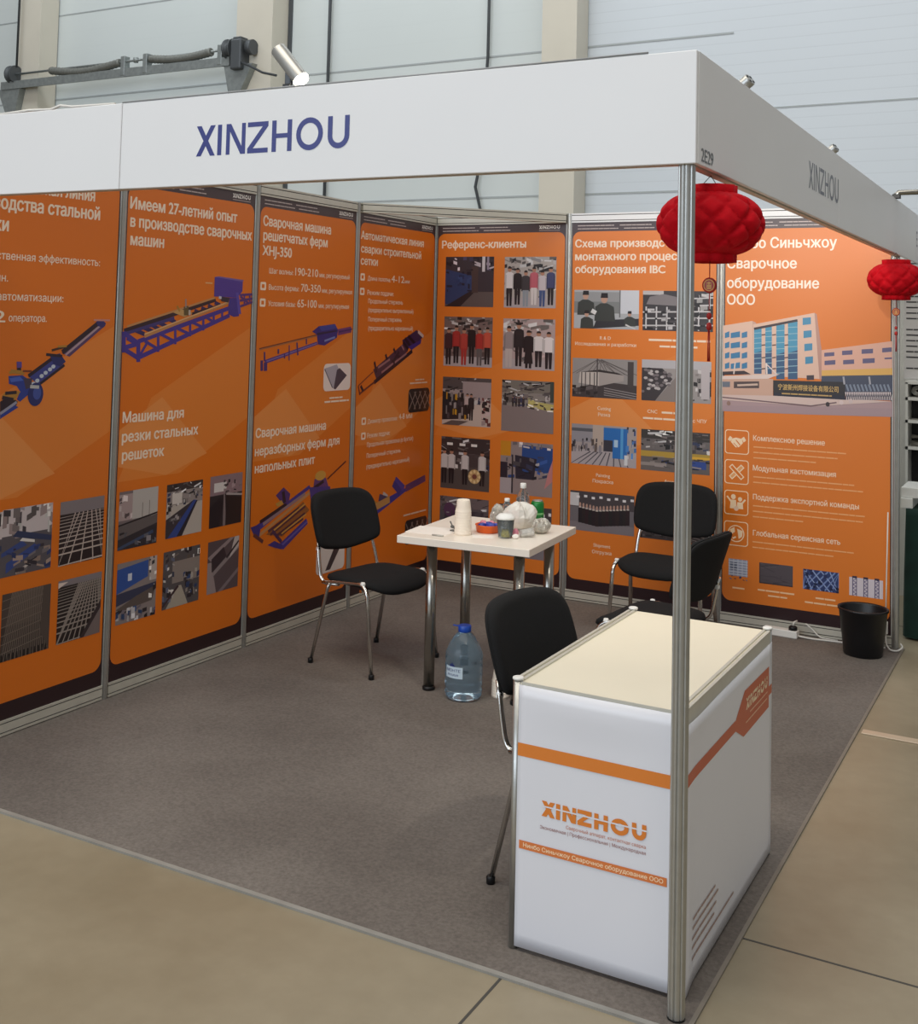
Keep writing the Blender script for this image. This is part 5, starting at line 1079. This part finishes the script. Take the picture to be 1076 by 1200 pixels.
MB().lathe([(.0334, .052), (.0334, .062)], n=28, cap0=False, cap1=False).build('pale_band', mat('pale_green_band', (120, 190, 120), .4), gc)
pp = MB(); v = [(-.10, -.075, 0), (.11, -.075, 0), (.11, .10, 0), (-.10, .10, .012)]
pp.box(-.105, .105, -.085, .105, 0, .0012); pq = pp.build('paper_sheet', M['paper']); pq.location = (1.150, -2.02, TZ); pq.rotation_euler = (0, 0, .12)
tag(pq, 'white paper sheet at the left corner of the table', 'paper')
pp = MB().box(-.05, .05, -.035, .035, 0, .001); pq = pp.build('paper_slip', M['paper']); pq.location = (1.42, -2.0, TZ); pq.rotation_euler = (0, 0, .5)
tag(pq, 'small cream paper slip in front of the orange bowl', 'paper')
ky = thing('key_bunch', 'small bunch of dark keys beside the paper cups on the table', 'keys', (1.235, -1.955, TZ))
MB().tube([(.016 * math.cos(2 * PI * i / 16), .016 * math.sin(2 * PI * i / 16), .003) for i in range(17)], .0018, 6).build('key_ring', M['keys'], ky)
for i in range(3):
    k1 = MB().lathe([(.011, 0), (.011, .0025)], (.02, 0, .003 + i * .003), 14).box(.028, .062, -.003, .003, .003 + i * .003, .0055 + i * .003).build('key', M['keys'], ky); k1.rotation_euler = (0, -.25 * i, .4 + i * 1.0)
pn = MB().tube([(-.03, 0, .004), (.03, 0, .004)], .004, 8).build('pen', M['packet']); pn.location = (1.24, -2.12, TZ); pn.rotation_euler = (0, 0, .05)
tag(pn, 'short grey pen near the front left edge of the table', 'pen')

# ------------------------------------------------------------------ big water bottle
wb = thing('water_bottle', 'large five litre water bottle with a blue cap on the carpet under the table', 'bottle', (1.372, -2.075, FZ))
prof = [(.06, .002), (.078, .004), (.086, .018), (.088, .04), (.084, .05), (.088, .062), (.088, .085), (.0855, .09), (.088, .096), (.088, .125), (.0855, .13), (.088, .136), (.088, .165), (.0855, .17), (.088, .176), (.088, .200), (.084, .215), (.070, .250), (.048, .285), (.030, .303), (.026, .308), (.026, .318)]
MB().lathe(prof, n=40).build('bottle_body', M['pet'], wb)
cp = MB().lathe([(.030, .304), (.031, .306), (.031, .330), (.028, .333)], n=24).build('cap', M['bluecap'], wb)
MB().box(-.062, -.026, -.006, .006, .322, .327, .002, 1).build('cap_tab', M['bluecap'], cp)
def wrap_patch(name, th0, th1, z0, z1, r, m_, parent, n=14):
    mb = MB(); a = []; b = []
    for i in range(n + 1):
        th = math.radians(th0 + (th1 - th0) * i / n); a.append(mb.bm.verts.new((r * math.cos(th), r * math.sin(th), z0))); b.append(mb.bm.verts.new((r * math.cos(th), r * math.sin(th), z1)))
    for i in range(n): mb.bm.faces.new((a[i], a[i + 1], b[i + 1], b[i]))
    return mb.build(name, m_, parent)
lb = wrap_patch('label', -126, -66, .108, .160, .0893, M['label'], wb)
def wrap_text(body, th0, z, cap, wdeg, r, m_, parent):
    vs_, fs = text_polys(body, .02); xm = min(q[0] for q in vs_); xM = max(q[0] for q in vs_); sz = cap / CAP
    me = bpy.data.meshes.new('label_text'); P = []
    for q in vs_:
        th = math.radians(th0 + wdeg * (q[0] - xm) / (xM - xm)); P.append((r * math.cos(th), r * math.sin(th), z + q[1] * sz))
    me.from_pydata(P, [], fs); me.materials.append(m_); o = bpy.data.objects.new('label_text', me); COL.objects.link(o); o.parent = parent; return o
wrap_text('МОНТЕ', -121, .137, .013, 48, .0899, M['labelink'], lb)
wrap_text('вода', -116, .120, .010, 36, .0899, M['labelink'], lb)
mb = MB(); 
for th, hh in ((-106, .014), (-100, .022), (-95, .012)):
    t0 = math.radians(th - 5); t1 = math.radians(th + 5); tm = math.radians(th); r = .0897
    mb.bm.faces.new([mb.bm.verts.new(q) for q in ((r * math.cos(t0), r * math.sin(t0), .160), (r * math.cos(t1), r * math.sin(t1), .160), (r * math.cos(tm), r * math.sin(tm), .160 + hh))])
mb.build('mountain_mark', M['labelink'], lb)

# ------------------------------------------------------------------ counter
CX0, CX1, CY0, CY1, CH = 2.485, 2.99, -3.925, -2.925, .741
ct = thing('reception_counter', 'white vinyl-wrapped display counter with orange lettering beside the corner post', 'counter', ((CX0 + CX1) / 2, (CY0 + CY1) / 2, FZ))
hx, hy = .2525, .5
MB().box(-hx + .012, hx - .012, -hy + .006, hy - .012, CH - .026, CH - .006, .001, 1).build('top_board', M['cream'], ct)
for x, y in ((-hx + .014, -hy + .014), (hx - .014, -hy + .014), (-hx + .014, hy - .014), (hx - .014, hy - .014)):
    p_ = MB().lathe([(.014, 0), (.014, CH)], (x, y, 0), 20).build('corner_post', M['alu'], ct)
    MB().lathe([(.0165, CH), (.0165, CH + .005), (.013, CH + .007)], (x, y, 0), 20).build('post_cap', M['whitepl'], p_)
for nm, a_, b_ in (('r', (hx - .014, -hy + .03), (hx - .014, hy - .03)), ('l', (-hx + .014, -hy + .03), (-hx + .014, hy - .03))):
    MB().box(a_[0] - .013, a_[0] + .013, a_[1], b_[1], CH - .05, CH - .007, .001, 1).box(a_[0] - .0135, a_[0] - .004, a_[1], b_[1], CH - .007, CH - .001).box(a_[0] + .004, a_[0] + .0135, a_[1], b_[1], CH - .007, CH - .001).build('top_rail', M['rail'], ct)
MB().box(-hx + .03, hx - .03, -hy + .004, -hy + .008, CH - .05, CH - .003).build('top_rail', M['rail'], ct)
MB().box(-hx + .03, hx - .03, hy - .02, hy - .006, .02, CH - .012).build('back_panel', M['panel'], ct)
for x in (-hx + .014, hx - .014): MB().box(x - .012, x + .012, -hy + .03, hy - .03, .004, .04).build('base_rail', M['rail'], ct)
# front wrap, with a soft bulge near the top edge
def sheet(name, parent, w_, h_, z0, fn, nx=24, nz=20, m_='wrap'):
    mb = MB(); g = [[mb.bm.verts.new(fn(i / nx, j_ / nz)) for i in range(nx + 1)] for j_ in range(nz + 1)]
    for j_ in range(nz):
        for i in range(nx): f = mb.bm.faces.new((g[j_][i], g[j_][i + 1], g[j_ + 1][i + 1], g[j_ + 1][i])); f.smooth = True
    o = mb.build(name, M[m_], parent); sol = o.modifiers.new('thickness', 'SOLIDIFY'); sol.thickness = .0012; sol.offset = -1
    return o
def front_fn(u, v):
    x = -hx + .024 + u * (2 * hx - .026); z = .012 + v * (CH - .022)
    b = .006 * math.sin(PI * u) * math.exp(-((v - .93) / .05) ** 2) + .0006 * math.sin(5 * u + 2) * math.sin(3 * v)
    return (x, -hy - .001 - b, z)
fw = sheet('front_wrap', ct, 0, 0, 0, front_fn)
def side_fn(u, v):
    y = -hy + .004 + u * (2 * hy - .02); z = .012 + v * (CH - .052) + .0
    b = .009 * math.exp(-(u / .06) ** 2) * max(0, 1 - v) ** .5 + .004 * math.exp(-((v - 1) / .05) ** 2) * math.exp(-((u - .12) / .14) ** 2)
    return (hx + .002 + b, y, z)
sw = sheet('side_wrap', ct, 0, 0, 0, side_fn)
def counter_art(a, name, parent, side=False):
    o = a.build(name, parent)
    o.location = (hx + .0034, 0, 0) if side else (0, -hy - .0034, 0)
    if side: o.rotation_euler = (0, 0, PI / 2)
    return o
OC = (226, 132, 52); Z0 = FZ
cxm = (CX0 + CX1) / 2; cym = (CY0 + CY1) / 2
a = Art(.0004); a.rect(CX0 + .024 - cxm, .541 - Z0, CX1 - .002 - cxm, .577 - Z0, OC)
a.xinzhou(2.586 - cxm, .391 - Z0, 2.890 - cxm, .042, OC, .29, (232, 233, 240))
a.text('Сварочный аппарат, контактная сварка', 2.66 - cxm, .372 - Z0, .0095, (196, 120, 96), 2.889 - cxm, .0)
a.text('Экономичная | Профессиональная | Международная', 2.582 - cxm, .356 - Z0, .0095, (150, 96, 96), 2.889 - cxm, .0)
a.rect(2.519 - cxm, .288 - Z0, 2.948 - cxm, .311 - Z0, (222, 126, 66))
a.text('Нинбо Синьчжоу Сварочное оборудование ООО', 2.532 - cxm, .2945 - Z0, .0115, (255, 232, 196), 2.938 - cxm, .012)
o = counter_art(a, 'front_print', fw); o.location = (0, -hy - .0020, 0)
a = Art(.0004); q = lambda y: y - cym; RC = (198, 86, 48)
a.poly([(q(-3.42), .551 - Z0), (q(-3.315), .503 - Z0), (q(-2.985), .503 - Z0), (q(-2.985), .540 - Z0), (q(-2.945), .540 - Z0), (q(-2.945), .570 - Z0), (q(-2.985), .570 - Z0), (q(-2.985), .636 - Z0), (q(-3.305), .640 - Z0), (q(-3.405), .583 - Z0)], RC)
for y0, y1 in ((-3.918, -3.90), (-3.90, -3.88), (-3.88, -3.86), (-3.86, -3.83), (-3.83, -3.78), (-3.78, -3.41)): a.rect(q(y0), .547 - Z0, q(y1), .580 - Z0, RC)
a.xinzhou(q(-3.285), .575 - Z0, q(-3.01), .036, (244, 226, 190), .27, RC)
a.words(q(-3.24), q(-3.01), .556 - Z0, .006, (236, 190, 160), 2); a.words(q(-3.29), q(-3.01), .536 - Z0, .006, (236, 190, 160), 3)
for i, (y0, y1, z) in enumerate(((-3.84, -3.62, .176), (-3.845, -3.59, .153), (-3.85, -3.61, .128), (-3.85, -3.63, .104), (-3.85, -3.42, .076))):
    a.words(q(y0), q(y1), z - Z0, .009, (170, 140, 130), i + 4)
o = counter_art(a, 'side_print', sw, True); o.location = (0, 0, 0); o.rotation_euler = (0, 0, 0)
for q_ in o.data.vertices:                 # the print follows the bulge of its sheet
    x, y, z = q_.co; u = (x + hy - .004) / (2 * hy - .02); v = (z - .012) / (CH - .052)
    q_.co = (side_fn(u, v)[0] + .0003 - y, x, z)

# ------------------------------------------------------------------ lanterns
def lantern(label, x, y, z, s):
    t = thing('paper_lantern', label, 'lantern', (x, y, z), 0, 'red paper lanterns')      # z = middle of the body
    m_ = MB(); n, rows = 96, 40; rings = []
    R, Hh, rc = .146 * s, .088 * s, .068 * s
    for j_ in range(rows + 1):
        tt = j_ / rows; el = -PI / 2 * .80 + PI * .80 * tt; zz = Hh * math.sin(el) / math.sin(PI / 2 * .80)
        r0 = R * max(.0, math.cos(el)) ** .72; ring = []
        for i in range(n):
            a = 2 * PI * i / n
            cell = min(abs(math.sin(5 * a + 2.6 * PI * (tt - .5))), abs(math.sin(5 * a - 2.6 * PI * (tt - .5))))
            r = r0 * (1.025 - .12 * max(0, 1 - 1.35 * cell) ** 1.5)
            ring.append((r * math.cos(a), r * math.sin(a), zz))
        rings.append(ring)
    m_.ring_loft(rings); body = m_.build('lantern_body', M['red'], t)
    for sg in (1, -1):
        rr_ = []
        for k_, (r1, z1) in enumerate(((rc * .97, Hh * .86), (rc, Hh * 1.0), (rc, Hh * 1.22), (rc * .9, Hh * 1.23), (rc * .86, Hh * 1.0))):
            rr_.append([((r1 + .006 * s * abs(math.sin(5 * 2 * PI * i / 80))) * math.cos(2 * PI * i / 80), (r1 + .006 * s * abs(math.sin(5 * 2 * PI * i / 80))) * math.sin(2 * PI * i / 80), sg * z1) for i in range(80)])
        MB().ring_loft(rr_).build('collar', M['red'], t)
    top = 2.19 - z
    MB().tube([(-.03 * s, 0, Hh * 1.2), (0, 0, top)], .0011, 6).build('hanging_thread', M['cable'], t)
    MB().tube([(.02 * s, 0, Hh * 1.2), (0, 0, top)], .0011, 6).build('hanging_thread', M['cable'], t)
    MB().tube([(0, 0, -Hh * .9), (0, 0, -.172 * s)], .0015, 6).build('tassel_cord', M['reddark'], t)
    md = MB(); md.ring_loft([[(r_ * math.cos(2 * PI * i / 28), yy, -.172 * s + r_ * 1.08 * math.sin(2 * PI * i / 28)) for i in range(28)] for yy, r_ in ((-.005, .017 * s), (-.004, .020 * s), (.004, .020 * s), (.005, .017 * s))])
    md = md.build('medallion', M['reddark'], t)
    a = Art(.0056); a.ell(0, -.172 * s, .016 * s, .017 * s, (214, 150, 60), 24); a.ell(0, -.172 * s, .013 * s, .014 * s, (170, 52, 34), 24)
    for p0, p1 in (((-.007, .006), (.007, .006)), ((0, .010), (0, -.010)), ((-.007, -.002), (.007, -.002)), ((-.006, -.009), (.006, -.009)), ((-.005, .002), (-.005, -.009)), ((.005, .002), (.005, -.009))): a.line((p0[0] * s, (p0[1] - .172) * s if False else p0[1] * s - .172 * s), (p1[0] * s, p1[1] * s - .172 * s), .0026 * s, (224, 170, 80))
    a.build('gold_pattern', md)
    MB().tube([(0, 0, -.19 * s), (0, 0, -.245 * s)], .0014, 6).build('tassel_cord', M['reddark'], t)
    MB().lathe([(.002, -.010), (.007, -.005), (.007, .005), (.002, .010)], (0, 0, -.258 * s), 14).lathe([(.002, -.012), (.008, -.005), (.007, .008), (.002, .012)], (0, 0, -.288 * s), 14).build('bead', M['reddark'], t)
    mt = MB()
    for i in range(5): mt.tube([(.002 * math.cos(i * .9), .002 * math.sin(i * 1.25), -.30 * s), (.0035 * math.cos(i * 1.25), .0035 * math.sin(i * 1.25), -.385 * s)], .0011, 5)
    mt.build('tassel', M['reddark'], t)
    return t
lantern('larger red paper lantern hanging under the corner behind the tall post', 3.0, -3.775, 2.053, 1.0)
lantern('red paper lantern at the right edge, hanging far back under the side name board', 3.045, -.35, 2.043, 1.0)

# ------------------------------------------------------------------ bin, power strip, cables
bn = thing('waste_bin', 'black plastic waste bin at the right end of the back wall', 'bin', (2.865, -.235, FZ))
MB().lathe([(.096, 0), (.102, .006), (.112, .11), (.114, .113), (.126, .236), (.133, .240), (.133, .250), (.127, .252), (.122, .240), (.100, .02), (0, .016)], n=44, cap1=False).build('bin_body', M['binpl'], bn)
crumple('bin_liner', None, None, M['liner'], (0, 0, .10), .10, .10, .115, 31, amp=.12).parent = bn
ps = thing('power_strip', 'white power strip lying on the carpet along the back wall behind the counter', 'power strip', (2.42, -.105, FZ), math.radians(-4))
MB().box(-.12, .075, -.028, .028, 0, .042, .005, 2).build('strip_body', M['whitepl'], ps)
MB().lathe([(.024, .042), (.024, .060), (.016, .066)], (.045, 0, 0), 18).build('plug', M['blackpl'], ps)
MB().tube([(.045, 0, .066), (.048, .01, .085), (.06, .03, .09)], .005, 8).build('plug_cable', M['whitecable'], ps)
cb = MB().tube(fillet([(2.49, -.11, .02), (2.56, -.10, .012), (2.66, -.08, .011), (2.76, -.07, .011), (2.9, -.06, .011), (2.955, -.055, .012)], .05), .0055, 8).build('power_cable', M['whitecable']); tag(cb, 'white cable running from the power strip along the wall to the bin', 'cable')
cb = MB().tube(fillet([(2.52, -.03, .075), (2.56, -.035, .05), (2.60, -.05, .013), (2.70, -.05, .012)], .03), .004, 8).build('power_cable', M['whitecable']); tag(cb, 'thin white cable sloping down the base rail beside the power strip', 'cable')
pc = thing('plug_lead', 'white lead with an inline plug hanging beside the end post and looping at its foot', 'cable', (2.965, -.04, FZ))
MB().tube(fillet([(0, 0, .75), (-.006, -.004, .4), (-.01, -.006, .15)], .05), .0035, 8).build('upper_lead', M['whitecable'], pc)
MB().box(-.022, .002, -.018, .004, .08, .15, .005, 2).build('inline_plug', M['whitepl'], pc)
MB().tube(fillet([(-.01, -.006, .08), (-.004, -.03, .03), (.02, -.06, .008), (.06, -.06, .008), (.085, -.04, .03), (.07, -.03, .045)], .03), .0045, 8).build('looped_lead', M['whitecable'], pc)

# ------------------------------------------------------------------ neighbouring booth seen past the end post
structure('wall_right', MB().box(2.6, 5.2, 1.42, 1.45, 0, 2.42), M['panel'])
nt_ = thing('display_table', 'table under a dark green cloth in the next booth at the right edge', 'table', (3.75, .62, 0))
MB().box(-.72, .72, -.34, .34, .70, .74, .004).build('tabletop', M['panel'], nt_)
mb = MB(); n = 120; rings = []
per = []
for i in range(n):
    s_ = i / n * 4; k_ = int(s_); f = s_ - k_
    c4 = [(-.73, -.35), (.73, -.35), (.73, .35), (-.73, .35), (-.73, -.35)]
    per.append((c4[k_][0] + (c4[k_ + 1][0] - c4[k_][0]) * f, c4[k_][1] + (c4[k_ + 1][1] - c4[k_][1]) * f, k_, f))
for z, amp in ((.742, 0), (.70, .004), (.35, .014), (.012, .020)):
    ring = []
    for i, (x, y, k_, f) in enumerate(per):
        o_ = amp * math.sin(i * .9) + amp * .6; nx_, ny_ = ((0, -1), (1, 0), (0, 1), (-1, 0))[k_]; ring.append((x + nx_ * o_, y + ny_ * o_, z))
    rings.append(ring)
mb.ring_loft(rings, cap0=True, cap1=False); mb.build('tablecloth', M['greencloth'], nt_)
wt = MB().box(2.99, 3.095, .30, .62, .80, .86, .004).box(2.99, 3.055, .28, .66, .742, .80, .003).build('white_tray', M['whitepl']); tag(wt, 'white flat box on the green-covered table at the right edge', 'box')
gt = thing('grid_tray', 'grey grid-pattern plastic tray leaning on the green-covered table at the right edge', 'tray', (3.12, .50, .86)); gt.rotation_euler = (math.radians(-18), math.radians(36), math.radians(8))
mb = MB(); mb.box(-.06, .06, .0, .006, 0, .19)
for i in range(5): mb.box(-.06 + i * .0285, -.054 + i * .0285, -.014, 0, 0, .19)
for i in range(8): mb.box(-.06, .06, -.014, 0, i * .0262, i * .0262 + .006)
mb.build('grid', M['traygrey'], gt)
su = thing('display_shelf', 'dark-backed white shelf unit with machine parts in the next booth at the right edge', 'shelf', (3.5, 1.14, .74))
MB().box(-.58, .58, .10, .115, 0, .68).build('shelf_back', M['shelfdark'], su)
for z in (.27, .44, .585, .69): MB().box(-.58, .58, -.09, .10, z, z + .02).build('shelf_board', M['whitepl'], su)
for x in (-.58, -.445, -.1, .3, .565): MB().box(x, x + .015, -.09, .10, -.74 if x in (-.58, .565) else .44, .70).build('upright', M['whitepl'], su)
def coil(label, x, z):
    mb = MB()
    for k_ in range(4):
        r_ = .030 - k_ * .006; mb.tube([(r_ * 1.35 * math.cos(2 * PI * i / 28), -.006 * k_, r_ * math.sin(2 * PI * i / 28)) for i in range(29)], .0042, 6)
    o = mb.build('wire_coil', M['steel']); o.location = (x, 1.10, z); return tag(o, label, 'coil')
coil('coil of steel wire on the upper shelf at the right edge', 2.995, 1.386)
for i, (z, r_) in enumerate(((1.049, .019), (1.090, .014))):
    o = MB().tube([(2.95, 1.10, z), (3.4, 1.12, z + .002)], r_, 12).build('steel_tube', M['steel']); tag(o, ('lower and thicker' if i == 0 else 'upper and thinner') + ' steel tube lying on the middle shelf at the right edge', 'tube')
ib = thing('info_board', 'white board printed with black text lines above the shelf at the right edge', 'board', (3.5, 1.13, 1.46))
MB().box(-.60, .60, 0, .012, 0, .86).build('board_panel', M['board'], ib)
a = Art(.0012)
for i in range(22):
    z = .82 - i * .036
    if i % 7 != 6: a.words(-.585, -.585 + (.5 if i % 4 else .3), z, .011, (60, 58, 60), i)
a.build('board_text', ib)
